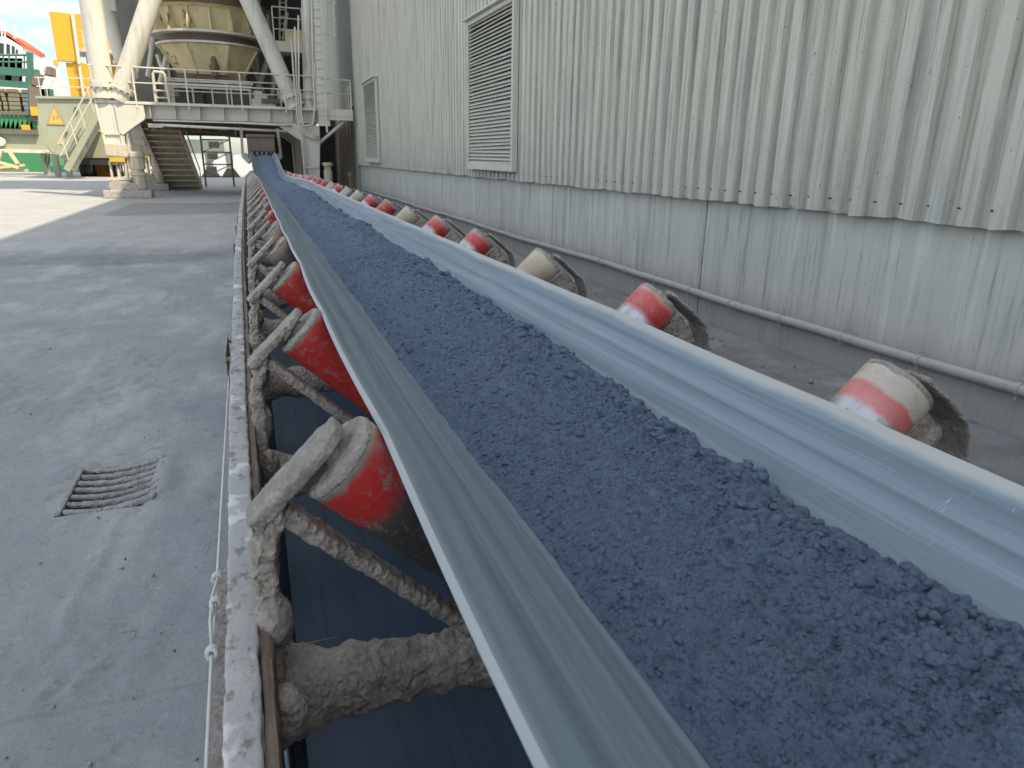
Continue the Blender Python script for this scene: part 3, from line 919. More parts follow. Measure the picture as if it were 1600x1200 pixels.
def ore():
    t = thing('ore_load', 'heap of dark blue-grey damp ore lying along the belt', 'ore', (0.7, 5, 1.0))
    ys = np.concatenate([np.arange(-0.95, 0.35, 0.015), np.arange(0.35, 1.7, 0.0030), np.arange(1.7, 3.2, 0.005), np.arange(3.2, 7, 0.011), np.arange(7, 14, 0.03), np.arange(14, 30.9, 0.09)])
    xs = np.linspace(0.40, 1.05, 200)
    X, Y = np.meshgrid(xs, ys)
    Z = surf_ore(X, Y)
    Xs = X + bshift(Y); Z = Z + rise(Y)
    ny, nx = X.shape
    V = np.stack([Xs, Y, Z], -1).reshape(-1, 3) - np.array(wloc(t))
    idx = np.arange(ny * nx).reshape(ny, nx)
    q = np.stack([idx[:-1, :-1], idx[:-1, 1:], idx[1:, 1:], idx[1:, :-1]], -1).reshape(-1, 4)
    me = bpy.data.meshes.new('ore_fines')
    me.vertices.add(len(V)); me.vertices.foreach_set('co', V.ravel())
    me.loops.add(len(q) * 4); me.loops.foreach_set('vertex_index', q.ravel().astype(np.int32))
    me.polygons.add(len(q)); me.polygons.foreach_set('loop_start', np.arange(0, len(q) * 4, 4, dtype=np.int32))
    me.polygons.foreach_set('loop_total', np.full(len(q), 4, dtype=np.int32))
    me.polygons.foreach_set('use_smooth', np.ones(len(q), dtype=bool))
    me.update(calc_edges=True); me.validate()
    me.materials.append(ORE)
    o = bpy.data.objects.new('ore_fines', me); C.objects.link(o); o.parent = t; o['kind'] = 'stuff'
    # separate lumps half sunk in the fines
    import bmesh
    lumps = []
    for k in range(9):
        bm = bmesh.new(); bmesh.ops.create_icosphere(bm, subdivisions=2, radius=1.0)
        co = np.array([v.co for v in bm.verts])
        dn = np.array([[rng.gauss(0, 1) for _ in range(3)] for _ in range(9)]); dn /= np.linalg.norm(dn, axis=1, keepdims=True)
        cut = np.array([rng.uniform(0.52, 0.85) for _ in range(9)])
        r = np.ones(len(co))
        for dd, cc in zip(dn, cut):
            h = co @ dd
            r = np.minimum(r, np.where(h > 1e-3, cc / np.maximum(h, 1e-3), 9))
        r = r * (1 + 0.10 * fbm(co[:, 0] * 2 + k * 9, co[:, 1] * 2, co[:, 2] * 2, k, 3))
        co = co * r[:, None] * np.array([1, 0.8, 0.62])
        for v, c_ in zip(bm.verts, co): v.co = c_
        mm = bpy.data.meshes.new('ore_lump'); bm.to_mesh(mm); bm.free()
        mm.polygons.foreach_set('use_smooth', [True] * len(mm.polygons)); mm.set_sharp_from_angle(angle=math.radians(34))
        mm.materials.append(ORE); lumps.append(mm)
    # loose crumbs and pebbles covering the fines near the viewer, far too many to count
    co = []; fc = None
    for mm in lumps:
        co.append(np.array([v.co for v in mm.vertices])); fc = np.array([p.vertices[:] for p in mm.polygons]) if fc is None else fc
    R_ = np.random.RandomState(5)
    N = 20000
    yy = np.where(np.arange(N) < 15000, 0.42 + 4.2 * R_.rand(N) ** 1.7, 4.0 + 9 * R_.rand(N) ** 1.3); xx = 0.44 + 0.56 * R_.rand(N)
    tt = np.clip((xx - 0.45) / 0.54, 0, 1)
    patch = sstep(-0.25, 0.35, fbm(xx * 7, yy * 5, None, 66, 3) + 0.6 * (tt - 0.45))
    sz = (0.0026 + 0.0105 * R_.rand(N) ** 3.2 * (0.35 + 0.9 * patch)) * (1 + 0.35 * tt)
    sz *= 1 + 0.12 * yy
    zz = surf_ore(xx, yy, True) - 0.15 * sz
    bz = belt_z(xx)
    ok = zz > bz + 0.004
    xx, yy, zz, sz = xx[ok], yy[ok], zz[ok], sz[ok]
    n_ = len(xx); kind = R_.randint(0, len(co), n_)
    B_ = np.stack([co[k] for k in kind])                      # n, 42, 3
    az = R_.rand(n_) * 6.283; tx = R_.randn(n_) * 0.4
    ca, sa, cb, sb = np.cos(az)[:, None], np.sin(az)[:, None], np.cos(tx)[:, None], np.sin(tx)[:, None]
    x0, y0, z0 = B_[..., 0], B_[..., 1] * cb - B_[..., 2] * sb, B_[..., 1] * sb + B_[..., 2] * cb
    P_ = np.stack([x0 * ca - y0 * sa, x0 * sa + y0 * ca, z0], -1) * sz[:, None, None] + np.stack([xx, yy, zz], -1)[:, None, :]
    P_ = P_.reshape(-1, 3) - np.array(wloc(t))
    F_ = (fc[None] + (np.arange(n_) * B_.shape[1])[:, None, None]).reshape(-1, 3)
    me = bpy.data.meshes.new('ore_crumbs')
    me.vertices.add(len(P_)); me.vertices.foreach_set('co', P_.ravel())
    me.loops.add(len(F_) * 3); me.loops.foreach_set('vertex_index', F_.ravel().astype(np.int32))
    me.polygons.add(len(F_)); me.polygons.foreach_set('loop_start', np.arange(0, len(F_) * 3, 3, dtype=np.int32))
    me.polygons.foreach_set('loop_total', np.full(len(F_), 3, dtype=np.int32))
    me.update(calc_edges=True); me.materials.append(ORE)
    o = bpy.data.objects.new('ore_crumbs', me); C.objects.link(o); o.parent = t; o['kind'] = 'stuff'
    pts = []
    tries = 0
    while len(pts) < 290 and tries < 20000:
        tries += 1
        y = 0.5 + 3.6 * rng.random() ** 1.7; x = rng.uniform(0.47, 0.99)
        tt = (x - 0.45) / 0.54
        if rng.random() > 0.12 + 0.95 * tt ** 1.5: continue
        s_ = (0.0055 + 0.012 * rng.random() ** 2.6) * (1 + 0.40 * tt) * (1.25 if y < 1.3 else 1.0)
        if any((x - a) ** 2 + (y - b) ** 2 < (0.8 * (s_ + c_)) ** 2 for a, b, c_ in pts): continue
        pts.append((x, y, s_))
    A = np.array(pts)
    zs = surf_ore(A[:, 0], A[:, 1], True)
    for (x, y, s_), z in zip(pts, zs):
        mw = Matrix.Translation((x, y, z - s_ * 0.10)) @ Matrix.Rotation(rng.uniform(0, 6.28), 4, 'Z') @ Matrix.Rotation(rng.gauss(0, 0.35), 4, 'X') @ Matrix.Scale(s_, 4)
        place(rng.choice(lumps), 'ore_lump', t, mw)


ore()

# roller finishes
RED = (0.40, 0.022, 0.020); PINK = (0.50, 0.16, 0.15); DUSTC = (0.38, 0.345, 0.29)
BLK = (0.055, 0.053, 0.050); SILV = (0.40, 0.42, 0.44); TAN = (0.36, 0.29, 0.20)
R_RED = roller_mat('red_roller', [(0.0, DUSTC), (0.012, (0.40, 0.06, 0.05)), (0.02, RED), (0.30, RED), (0.4, mul(RED, 0.7))], [(0, 0), (0.4, 0)])
R_REDBLK = roller_mat('red_roller_worn_black', [(0.0, DUSTC), (0.016, (0.16, 0.13, 0.10)), (0.026, RED), (0.085, RED), (0.125, BLK), (0.30, (0.05, 0.048, 0.043)), (0.33, (0.28, 0.02, 0.02)), (0.36, BLK)], [(0, 0), (0.12, 0), (0.16, 0.35), (0.4, 0.3)])
R_BLACK = roller_mat('dark_worn_roller', [(0.0, TAN), (0.06, (0.14, 0.12, 0.10)), (0.12, (0.07, 0.07, 0.07)), (0.4, BLK)], [(0, 0), (0.1, 0.4), (0.4, 0.5)])
R_REDTAN = roller_mat('red_roller_with_caked_end', [(0.0, DUSTC), (0.06, TAN), (0.09, RED), (0.4, RED)], [(0, 0), (0.4, 0)])
R_SILV0 = roller_mat('dusty_roller_red_ring_polished', [(0.0, DUSTC), (0.055, (0.40, 0.36, 0.30)), (0.064, (0.46, 0.10, 0.09)), (0.10, PINK), (0.115, SILV), (0.4, SILV)], [(0, 0), (0.09, 0), (0.125, 0.95), (0.4, 0.95)])
R_SILV1 = roller_mat('red_roller_polished_inside', [(0.0, DUSTC), (0.018, (0.46, 0.20, 0.17)), (0.03, (0.50, 0.05, 0.05)), (0.085, RED), (0.108, SILV), (0.4, SILV)], [(0, 0), (0.08, 0), (0.112, 0.95), (0.4, 0.95)])
R_TAN = roller_mat('tan_caked_roller', [(0.0, (0.46, 0.42, 0.34)), (0.08, TAN), (0.12, (0.33, 0.29, 0.23)), (0.15, SILV), (0.4, SILV)], [(0, 0), (0.10, 0.0), (0.16, 0.95), (0.4, 0.95)])
R_GREY = roller_mat('bare_grey_roller', [(0.0, DUSTC), (0.03, (0.3, 0.3, 0.29)), (0.4, (0.34, 0.34, 0.34))], [(0, 0), (0.03, 0.6), (0.4, 0.8)])
LSEQ = [R_REDBLK, R_RED, R_RED, R_BLACK, R_REDTAN, R_RED, R_RED, R_GREY, R_RED, R_RED, R_RED, R_BLACK]
RSEQ = [R_SILV0, R_SILV1, R_TAN, R_SILV1, R_SILV1, R_TAN, R_RED, R_SILV1, R_TAN, R_GREY, R_SILV1, R_GREY, R_RED, R_RED, R_SILV1, R_RED]
LLAB = {0: 'nearest left roller, red outer end worn black inside', 1: 'bright red left roller with a white chip', 3: 'dark worn left roller among the red ones', 4: 'red left roller with mud-caked end'}
RLAB = {0: 'nearest right roller with dusty end, red ring and polished shell', 2: 'tan caked right roller', 5: 'tan and dark right roller'}


def roller_mesh(n=40):
    prof = [(0.045, 0.0), (0.066, -0.001), (0.074, -0.003), (0.0785, -0.007), (0.080, -0.014)] + [(0.080, -0.014 - (LW - 0.028) * k / 10) for k in range(1, 11)] + [(0.0785, -LW + 0.007), (0.05, -LW)]
    return MB().lathe((0, 0, 0), prof[::-1], n).mesh('roller', smooth=True)


def cap_mesh(k):
    """dust-caked end disc with the shaft stub"""
    n = 48
    rows = [(0.079, -0.012), (0.0815, -0.006), (0.079, 0.001), (0.073, 0.004), (0.055, 0.004), (0.035, 0.003), (0.022, 0.005), (0.018, 0.025), (0.012, 0.027)]
    vs = []; fs = []
    for r, z in rows:
        for i in range(n):
            a = 2 * math.pi * i / n
            nz = float(vnoise(r * 60 + 3 * math.cos(a), 3 * math.sin(a) + k * 7, seed=k))
            n2 = float(vnoise(6 * math.cos(a), 6 * math.sin(a) + k * 3, seed=k + 4))
            vs.append((r * math.cos(a), r * math.sin(a), z + 0.003 * nz - (0.010 * max(0, n2) if z < -0.01 else 0)))
    for j in range(len(rows) - 1):
        for i in range(n):
            a = j * n + i; b = j * n + (i + 1) % n
            fs.append((a, b, b + n, a + n))
    fs.append(tuple((len(rows) - 1) * n + i for i in range(n)))
    return MB().add(vs, fs).mesh('end_cap', smooth=True)


def conveyor():
    t = thing('belt_conveyor', 'long trough conveyor frame with red rollers and mud-caked brackets', 'conveyor', (0.7, 5, 0))
    # ---- rollers
    mats_used = {}
    base = roller_mesh()

    def rmesh(mat):
        if mat.name not in mats_used:
            mm = base.copy(); mm.materials.append(mat); mats_used[mat.name] = mm
        return mats_used[mat.name]
    caps = []
    for k in range(4):
        cm = cap_mesh(k); cm.materials.append(CRUSTL); caps.append(cm)
    cmesh = MB().lathe((0, 0, 0), [(0.05, -0.25), (0.078, -0.247), (0.08, -0.24), (0.08, 0.24), (0.078, 0.247), (0.05, 0.25)], 28).mesh('centre_roller', smooth=True)
    cmesh.materials.append(R_BLACK)
    axL = Vector((-math.cos(ANG), 0, math.sin(ANG))); axR = Vector((math.cos(ANG), 0, math.sin(ANG)))

    def frame(c, ax, spin):
        q = ax.to_track_quat('Z', 'Y').to_matrix().to_4x4()
        return Matrix.Translation(c) @ q @ Matrix.Rotation(spin, 4, 'Z')
    # ---- crusted pieces: detailed near ones, shared simpler ones further off
    def left_bracket(seed, amp, n, ns):
        b = MB()
        c = Vector((CL.x, 0, CL.z)); o_ = Vector((-math.cos(ANG), 0, math.sin(ANG))) * 0.036
        up = Vector((math.sin(ANG), 0, math.cos(ANG)))
        k_ = 1.0 if ns > 80 else 0.8
        b.sweep([c + o_ * 0.9 + up * 0.046, c + o_ * 0.9 - up * 0.06, c + o_ - up * 0.170], lambda s_: 0.047 - 0.022 * max(0, 0.2 - s_) / 0.2 - 0.008 * s_, lambda s_: 0.010 + 0.005 * s_, n=n, e=0.35, amp=amp * 0.42, freq=30, seed=seed, ns=ns)
        return b

    def left_foot(seed, amp, n, ns):
        b = MB()
        c = Vector((CL.x, 0, CL.z)); o_ = Vector((-math.cos(ANG), 0, math.sin(ANG))) * 0.036
        up = Vector((math.sin(ANG), 0, math.cos(ANG))); k_ = 1.0 if ns > 80 else 0.8
        b.sweep([c + o_ - up * 0.10, Vector((-0.034, 0, 1.00)), Vector((-0.036, 0, 0.88)), Vector((-0.034, 0, 0.66))], lambda s_: (0.040 + 0.060 * sstep(0.45, 0.95, s_)) * k_, lambda s_: 0.009 + 0.010 * math.sin(math.pi * min(1, s_ * 1.1)), n=n, e=0.45, amp=amp * 0.8, freq=48, seed=seed + 2, ns=ns)
        return b

    def right_bracket(seed, amp, n, ns):
        b = MB()
        path = [Vector((1.336, 0, 1.212)), Vector((1.374, 0, 1.178)), Vector((1.470, 0, 1.094)), Vector((1.494, 0, 1.02)), Vector((1.495, 0, 0.85)), Vector((1.495, 0, 0.70))]
        b.sweep(path, lambda s_: 0.056 - 0.02 * max(0, 0.12 - s_) / 0.12, 0.008, n=n, e=0.6, amp=amp, freq=22, seed=seed, ns=ns)
        return b

    def right_gusset(seed, amp, n, ns):
        b = MB()
        b.sweep([Vector((1.345, 0.0, 1.10)), Vector((1.40, 0.0, 1.02)), Vector((1.44, 0.0, 0.90)), Vector((1.45, 0, 0.75))], 0.012, lambda s_: 0.055 + 0.01 * s_, n=n, e=0.7, amp=amp, freq=30, seed=seed, ns=ns)
        return b

    def brace(seed, amp, n, ns, side=1):
        b = MB()
        if side > 0:
            b.sweep([Vector((0.00, 0, 1.075)), Vector((0.36, 0, 0.735))], lambda s_: 0.024 + 0.002 * math.sin(s_ * 8), lambda s_: 0.014 + 0.012 * max(0, 0.25 - s_) + 0.02 * max(0, s_ - 0.8), n=n, e=0.45, amp=amp * 0.75, freq=62, seed=seed, ns=ns)
        else:
            b.sweep([Vector((1.44, 0, 1.075)), Vector((1.05, 0, 0.735))], 0.024, 0.02, n=n, e=0.8, amp=amp, freq=24, seed=seed, ns=ns)
        return b

    def cross_tube(seed, amp, n, ns):
        b = MB()
        b.sweep([Vector((-0.05, 0, 0.700)), Vector((0.3, 0, 0.690)), Vector((0.40, 0, 0.688)), Vector((1.50, 0, 0.700))],
                lambda s_: 0.050 + 0.030 * (1 - sstep(0.0, 0.10, s_)) + 0.012 * math.exp(-((s_ - 0.27) / 0.03) ** 2), lambda s_: 0.050 + 0.042 * (1 - sstep(0.0, 0.09, s_)) + 0.02 * math.exp(-((s_ - 0.11) / 0.03) ** 2) + 0.015 * math.exp(-((s_ - 0.27) / 0.03) ** 2), n=n, e=0.95, amp=amp * 0.8, freq=30, seed=seed, ns=ns)
        return b

    def clot(seed, c, r, amp, n=18):
        """a lump of dried slurry hanging inside the rail"""
        b = MB()
        c = Vector(c)
        b.sweep([c + Vector((0, 0, r * 1.5)), c, c - Vector((0, 0, r * 1.7))], lambda s_: r * 1.1 * math.sin(0.25 + 2.6 * s_), lambda s_: r * 0.8 * math.sin(0.25 + 2.6 * s_), n=n, e=1.0, amp=amp, freq=22, seed=seed, ns=22)
        return b

    def variants(fn, n, amp, ring, ns, mat, name):
        r_ = []
        for k in range(n):
            mm = fn(100 + k * 7, amp, ring, ns).mesh(name, smooth=True); mm.materials.append(mat); r_.append(mm)
        return r_
    V = {
        'lb': variants(left_bracket, 3, 0.016, 24, 60, CRUSTL, 'bracket'),
        'lb0': variants(left_bracket, 1, 0.020, 40, 110, CRUSTL, 'bracket'),
        'lf': variants(left_foot, 3, 0.016, 24, 60, CRUST, 'bracket_foot'),
        'lf0': variants(left_foot, 1, 0.020, 44, 120, CRUST, 'bracket_foot'),
        'rb': variants(right_bracket, 3, 0.007, 22, 50, CRUSTL, 'bracket'),
        'rg': variants(right_gusset, 2, 0.014, 18, 40, CRUST, 'gusset'),
        'br': variants(brace, 3, 0.009, 18, 60, CRUST, 'brace'),
        'br0': variants(brace, 1, 0.012, 32, 140, CRUST, 'brace'),
        'brr': variants(lambda a, b_, c, d: brace(a, b_, c, d, -1), 1, 0.008, 14, 40, CRUST, 'brace'),
        'ct': variants(cross_tube, 3, 0.016, 20, 90, CRUST, 'cross_tube'),
        'ct0': variants(cross_tube, 1, 0.024, 44, 240, CRUST, 'cross_tube'),
    }
    clots = []
    for k in range(4):
        mm = clot(40 + k, (0, 0, 0), 0.036, 0.016).mesh('slurry_clot', smooth=True); mm.materials.append(CRUST); clots.append(mm)
    for k, y in enumerate(YST):
        dz = float(-0.14 * sstep(14, 24, y))
        T = Matrix.Translation((rng.uniform(-.004, .004) if k else 0, y, dz))
        yl = 0.05 if k == 0 else rng.uniform(-0.01, 0.03)
        TL = Matrix.Translation((0, y + yl, dz)); 
        lm = LSEQ[k % len(LSEQ)]; rm = RSEQ[k % len(RSEQ)]
        r1 = place(rmesh(lm), 'wing_roller', t, TL @ frame(CL, axL, rng.uniform(0, 6.28)))
        r2 = place(rmesh(rm), 'wing_roller', t, T @ frame(CRR, axR, rng.uniform(0, 6.28)))
        if k in LLAB: r1['label'] = LLAB[k]
        if k in RLAB: r2['label'] = RLAB[k]
        for r_ in (r1, r2):
            c_ = bpy.data.objects.new('end_cap', caps[rng.randrange(4)]); C.objects.link(c_); c_.parent = r_
        place(cmesh, 'centre_roller', t, T @ Matrix.Translation((0.70, 0, 0.868)) @ Matrix.Rotation(math.pi / 2, 4, 'Y'))
        nr = k == 0
        place(V['lb0'][0] if nr else V['lb'][k % 3], 'bracket', t, TL)
        place(V['lf0'][0] if nr else V['lf'][k % 3], 'bracket_foot', t, TL)
        place(V['br0'][0] if nr else V['br'][k % 3], 'brace', t, TL)
        place(V['ct0'][0] if nr else V['ct'][k % 3], 'cross_tube', t, TL)
        place(V['rb'][k % 3], 'bracket', t, T)
        place(V['rg'][k % 2], 'gusset', t, T)
        place(V['brr'][0], 'brace', t, T)
        place(clots[k % 4], 'slurry_clot', t, Matrix.Translation((-0.030, y + 0.02, 0.98 - 0.10 + dz)) @ Matrix.Scale(1.0 if k < 5 else 0.8, 4))
        if k < 8:
            place(clots[(k + 1) % 4], 'slurry_clot', t, Matrix.Translation((-0.02, y + 0.09, 1.035)) @ Matrix.Rotation(1.2, 4, 'X') @ Matrix.Scale(0.8, 4))
            place(clots[(k + 2) % 4], 'slurry_clot', t, Matrix.Translation((-0.018, y - 0.11, 0.80)) @ Matrix.Rotation(0.4, 4, 'X') @ Matrix.Scale(0.9, 4))

    # ---- stringers
    def railx(y): return np.interp(y, [0, 0.8, 1.24, 2.2, 5.8, 10.5, 17, 28], [-0.074, -0.0755, -0.080, -0.096, -0.132, -0.142, -0.135, -0.09])

    def rail_strip(name, x0, x1, z0, z1, mat, ya, yb, dy, amp, freq, seed, jag=0.0, fx=True):
        ys = np.arange(ya, yb, dy); n = 16
        rows = []
        for y in ys:
            cx_ = (float(railx(y)) if fx else 0); ring = []
            for k in range(n):
                a = 2 * math.pi * k / n; ca, sa = math.cos(a), math.sin(a)
                ring.append((cx_ + (x0 + x1) / 2 + math.copysign(abs(ca) ** 0.35, ca) * (x1 - x0) / 2, y, (z0 + z1) / 2 + math.copysign(abs(sa) ** 0.35, sa) * (z1 - z0) / 2, ca, sa))
            rows.append(ring)
        P = np.array(rows)
        nz = fbm(P[..., 0] * freq, P[..., 1] * freq, P[..., 2] * freq, seed, 4, 0.6)
        nz = nz + jag * np.abs(fbm(P[..., 0] * 90, P[..., 1] * 5, P[..., 2] * 60, seed + 2, 3))
        P[..., 0] += P[..., 3] * nz * amp; P[..., 2] += P[..., 4] * nz * amp
        P = P[..., :3]
        b = MB(); fs = []
        m_ = len(ys)
        for i in range(m_ - 1):
            for k in range(n):
                a = i * n + k; c_ = i * n + (k + 1) % n
                fs.append((a, a + n, c_ + n, c_))
        fs.append(tuple(range(n))); fs.append(tuple((m_ - 1) * n + k for k in range(n - 1, -1, -1)))
        b.add(P.reshape(-1, 3).tolist(), fs)
        return b.build(name, mat, t, smooth=True, sharp=60)
    zr = 0.90
    # outer stringer angle in lengths, caked flange on top and flaking rusty edge inside
    for (a, c_) in ((-0.6, 4.7), (4.72, 9.0), (9.02, 14), (14.02, 21), (21.02, 28.6)):
        near = a < 9
        rail_strip('stringer_flange', -0.026, 0.024, zr - 0.022, zr, RAIL, a, c_, 0.012 if near else 0.06, 0.0055, 30, 11, 0.3)
        rail_strip('stringer_edge', 0.0255, 0.044, zr - 0.13, zr - 0.012, RUST, a, c_, 0.014 if near else 0.06, 0.006, 22, 15, 1.0)
        rail_strip('stringer_web', -0.020, -0.008, zr - 0.26, zr - 0.024, CRUST, a, c_, 0.03 if near else 0.1, 0.004, 20, 18)
    rail_strip('stringer_flange', 1.47, 1.53, zr - 0.03, zr, CRUSTL, -0.6, 28, 0.05, 0.006, 20, 21, fx=False)
    rail_strip('stringer_web', 1.52, 1.532, zr - 0.28, zr - 0.032, CRUST, -0.6, 28, 0.1, 0.004, 20, 22, fx=False)
    # inner guard strip glimpsed beside the return belt
    rail_strip('guard_strip', 0.035, 0.043, 0.36, 0.64, GALV, 2.1, 28, 0.06, 0.004, 16, 33)
    # ---- legs
    for k in range(10):
        y = 1.30 + k * 3.0
        x = float(railx(y))
        for xx in (x + 0.004, 1.50):
            b = MB(); b.box((xx, y, 0.32), (0.065, 0.10, 0.636)); b.box((xx, y, 0.012), (0.16, 0.2, 0.024))
            b.build('support_leg', CRUSTL, t, bevel=0.006)
        b = MB(); b.box((0.7, y, 0.22), (1.52, 0.06, 0.06)); b.build('leg_tie', CRUST, t, bevel=0.005)
        b = MB(); b.tube([(0.02, y + 0.3, 0.40), (1.42, y + 0.3, 0.40)], 0.045, 18); b.build('return_roller', R_BLACK, t, smooth=True, sharp=50)
    # flange plate bolted outside the nearest leg, cord eyes, small side plates
    b = MB(); b.box((-0.118, 1.14, 0.745), (0.058, 0.76, 0.012)); b.box((-0.094, 1.14, 0.69), (0.008, 0.76, 0.098)); b.build('cord_bracket_plate', CRUSTL, t, bevel=0.003)
    for (y, h, l) in ((3.05, 0.10, 0.34), (6.7, 0.09, 0.25), (8.4, 0.10, 0.3), (9.7, 0.09, 0.22)):
        x = float(railx(y)) - 0.047
        b = MB(); b.box((x, y, zr - 0.05), (0.006, l, h)); b.box((x + 0.011, y - l / 2 + 0.02, zr - 0.03), (0.030, 0.025, 0.012)); b.box((x + 0.011, y + l / 2 - 0.02, zr - 0.03), (0.030, 0.025, 0.012))
        b.build('splice_plate', CRUSTL, t, bevel=0.002)
    # added dark strip shutting out skylight, standing in for black shade under the frame
    rail_strip('shade_strip', 0.046, 0.056, 0.00, 0.62, DARK, -0.6, 28, 0.05, 0.008, 14, 35)
    X, Y = np.meshgrid(np.linspace(-0.16, 1.6, 50), np.arange(-1, 29, 0.12))
    Z = 0.02 + 0.09 * np.exp(-((X - 0.1) / 0.16) ** 2) + 0.06 * np.exp(-((X - 1.3) / 0.2) ** 2) + 0.03 * fbm(X * 6, Y * 4, None, 90, 4) - 0.09 * (1 - sstep(-0.16, -0.05, X)) - 0.06 * sstep(1.5, 1.6, X)
    sp = MB(); sp.grid(np.stack([X, Y, Z], -1)); so_ = sp.build('added_ore_spill', ORE, None, smooth=True)  # ore layer added to darken the lit ground beneath the belt
    tag(so_, 'added spilled ore, its dark colour standing in for shade under the conveyor', 'ore'); so_['kind'] = 'stuff'
    return t


conveyor()


def cord():
    t = thing('pull_cord', 'thin pale emergency pull cord knotted along the left rail', 'cord', (-0.14, 1.5, 0.8))
    path = [(-0.128, 0.2, 0.80), (-0.134, 0.86, 0.815), (-0.137, 1.13, 0.818), (-0.136, 1.36, 0.822), (-0.137, 1.9, 0.834), (-0.139, 2.69, 0.845)]
    MB().tube(path, 0.0032, 8).build('cord', CORD, t, smooth=True)
    MB().tube([(-0.134, 1.36, 0.826), (-0.142, 1.30, 0.824), (-0.143, 1.22, 0.822), (-0.136, 1.13, 0.822)], 0.0032, 8).build('cord_tail', CORD, t, smooth=True)
    for y in (1.37, 1.28, 1.13):
        b = MB()
        for k in range(3):
            pts = []
            for i in range(17):
                a = 2 * math.pi * i / 16
                pts.append((-0.1365 + 0.0075 * math.cos(a), y + (k - 1) * 0.006 + 0.003 * math.sin(a + k), 0.8205 + 0.0075 * math.sin(a)))
            b.tube(pts, 0.0042, 8, cap=False)
        b.build('knot', CORD, t, smooth=True)
    # eye bolts carrying the cord
    for y, z in ((1.25, 0.822), (2.69, 0.845)):
        b = MB()
        pts = [(-0.139, y + 0.011 * math.cos(a), z + 0.011 * math.sin(a)) for a in np.linspace(0, 2 * math.pi, 17)]
        b.tube(pts, 0.003, 8, cap=False)
        b.tube([(-0.139, y, z - 0.011), (-0.130, y, z - 0.03), (-0.098, y, z - 0.03)], 0.003, 8)
        b.build('eye_bolt', GALV, t, smooth=True)


cord()


def grate():
    t = thing('drain_grate', 'dust-buried drain grate with bent bars in the yard floor', 'drain grate', ((GX0 + GX1) / 2, (GY0 + GY1) / 2, 0))
    b = MB()
    for x, w_ in ((GX0 + 0.016, 0.030),):
        b.sweep([(x, GY0 + 0.005, 0.004), (x + 0.004, GY1 - 0.005, 0.006)], 0.014, 0.014, side=(1, 0, 0), n=16, e=0.6, amp=0.003, freq=60, seed=3)
    b.build('side_frame', GRATEM, t, smooth=True)
    n = 7
    for k in range(n):
        y = GY0 + 0.030 + (GY1 - GY0 - 0.05) * k / (n - 1)
        pts = []
        for i in range(8):
            u = i / 7
            pts.append((GX0 + 0.034 + u * (GX1 - GX0 + 0.02), y - 0.020 * math.sin(math.pi * u) + 0.040 * u * u, 0.004 - 0.014 * math.sin(math.pi * u) + 0.006 * u * u))
        bb = MB(); bb.sweep(pts, lambda s_: 0.016 + 0.012 * s_, lambda s_: 0.012 + 0.006 * s_, side=(0, 1, 0), n=14, e=0.8, amp=0.008, freq=55, seed=20 + k, ns=50)
        bb.build('bar', GRATEM, t, smooth=True)
    # silt filling the drain's far end
    X, Y = np.meshgrid(np.linspace(GX0 + 0.02, GX1 - 0.005, 20), np.linspace(GY0 + 0.01, GY1 - 0.01, 22))
    Z = -0.20 + 0.17 * sstep(GX0 + 0.1, GX1, X) * sstep(GY0 + 0.05, GY0 + 0.2, Y) + 0.02 * fbm(X * 14, Y * 14, None, 5, 3)
    g = MB(); g.grid(np.stack([X, Y, Z], -1)); o = g.build('silt', CRUST, t, smooth=True)


grate()


def pebbles():
    import bmesh
    b = MB()
    for k in range(760):
        if k < 320: x = rng.uniform(-2.6, -0.25); y = 1.1 + 7 * rng.random() ** 1.4
        else: x = rng.uniform(1.75, 4.25); y = 0.6 + 9 * rng.random()
        if GX0 - 0.02 < x < GX1 + 0.02 and GY0 - 0.02 < y < GY1 + 0.02: continue
        s_ = 0.003 + 0.009 * rng.random() ** 3 + (0.004 if k >= 320 else -0.001)
        r = [s_ * rng.uniform(0.6, 1.1) for _ in range(8)]
        z = 0.004 if k < 320 else 0.03
        pts = [(x + r[i] * (1 if i & 1 else -1) * 0.8, y + r[i] * (1 if i & 2 else -1) * 0.8, z + r[i] * (0.7 if i & 4 else -1.6)) for i in range(8)]
        b.add(pts, [(0, 2, 3, 1), (4, 5, 7, 6), (0, 1, 5, 4), (2, 6, 7, 3), (0, 4, 6, 2), (1, 3, 7, 5)])
    o = b.build('gravel', painted('crumb_grey', (0.24, 0.24, 0.24), dust=0.2, scale=30), None, smooth=True)
    tag(o, 'scattered small ore crumbs on the dusty yard floor', 'gravel'); o['kind'] = 'stuff'


pebbles()

# ------------------------------------------------------------------ portal hopper
YG = 30.6


def handrail(t, pts, h=1.12, name='handrail', posts=None, mat=RAILING, mid=(0.55,), r=0.028):
    b = MB(); pts = [Vector(p) for p in pts]
    b.tube([p + Vector((0, 0, h)) for p in pts], r, 8)
    for m_ in mid: b.tube([p + Vector((0, 0, h * m_)) for p in pts], r * 0.8, 8)
    o = b.build(name, mat, t, smooth=True, sharp=50)
    for p in (posts or pts):
        p = Vector(p)
        q = MB(); q.bar(p + Vector((0, 0, -0.22)), p + Vector((0, 0, h)), 0.05, 0.05); q.build('post', mat, o)
    return o


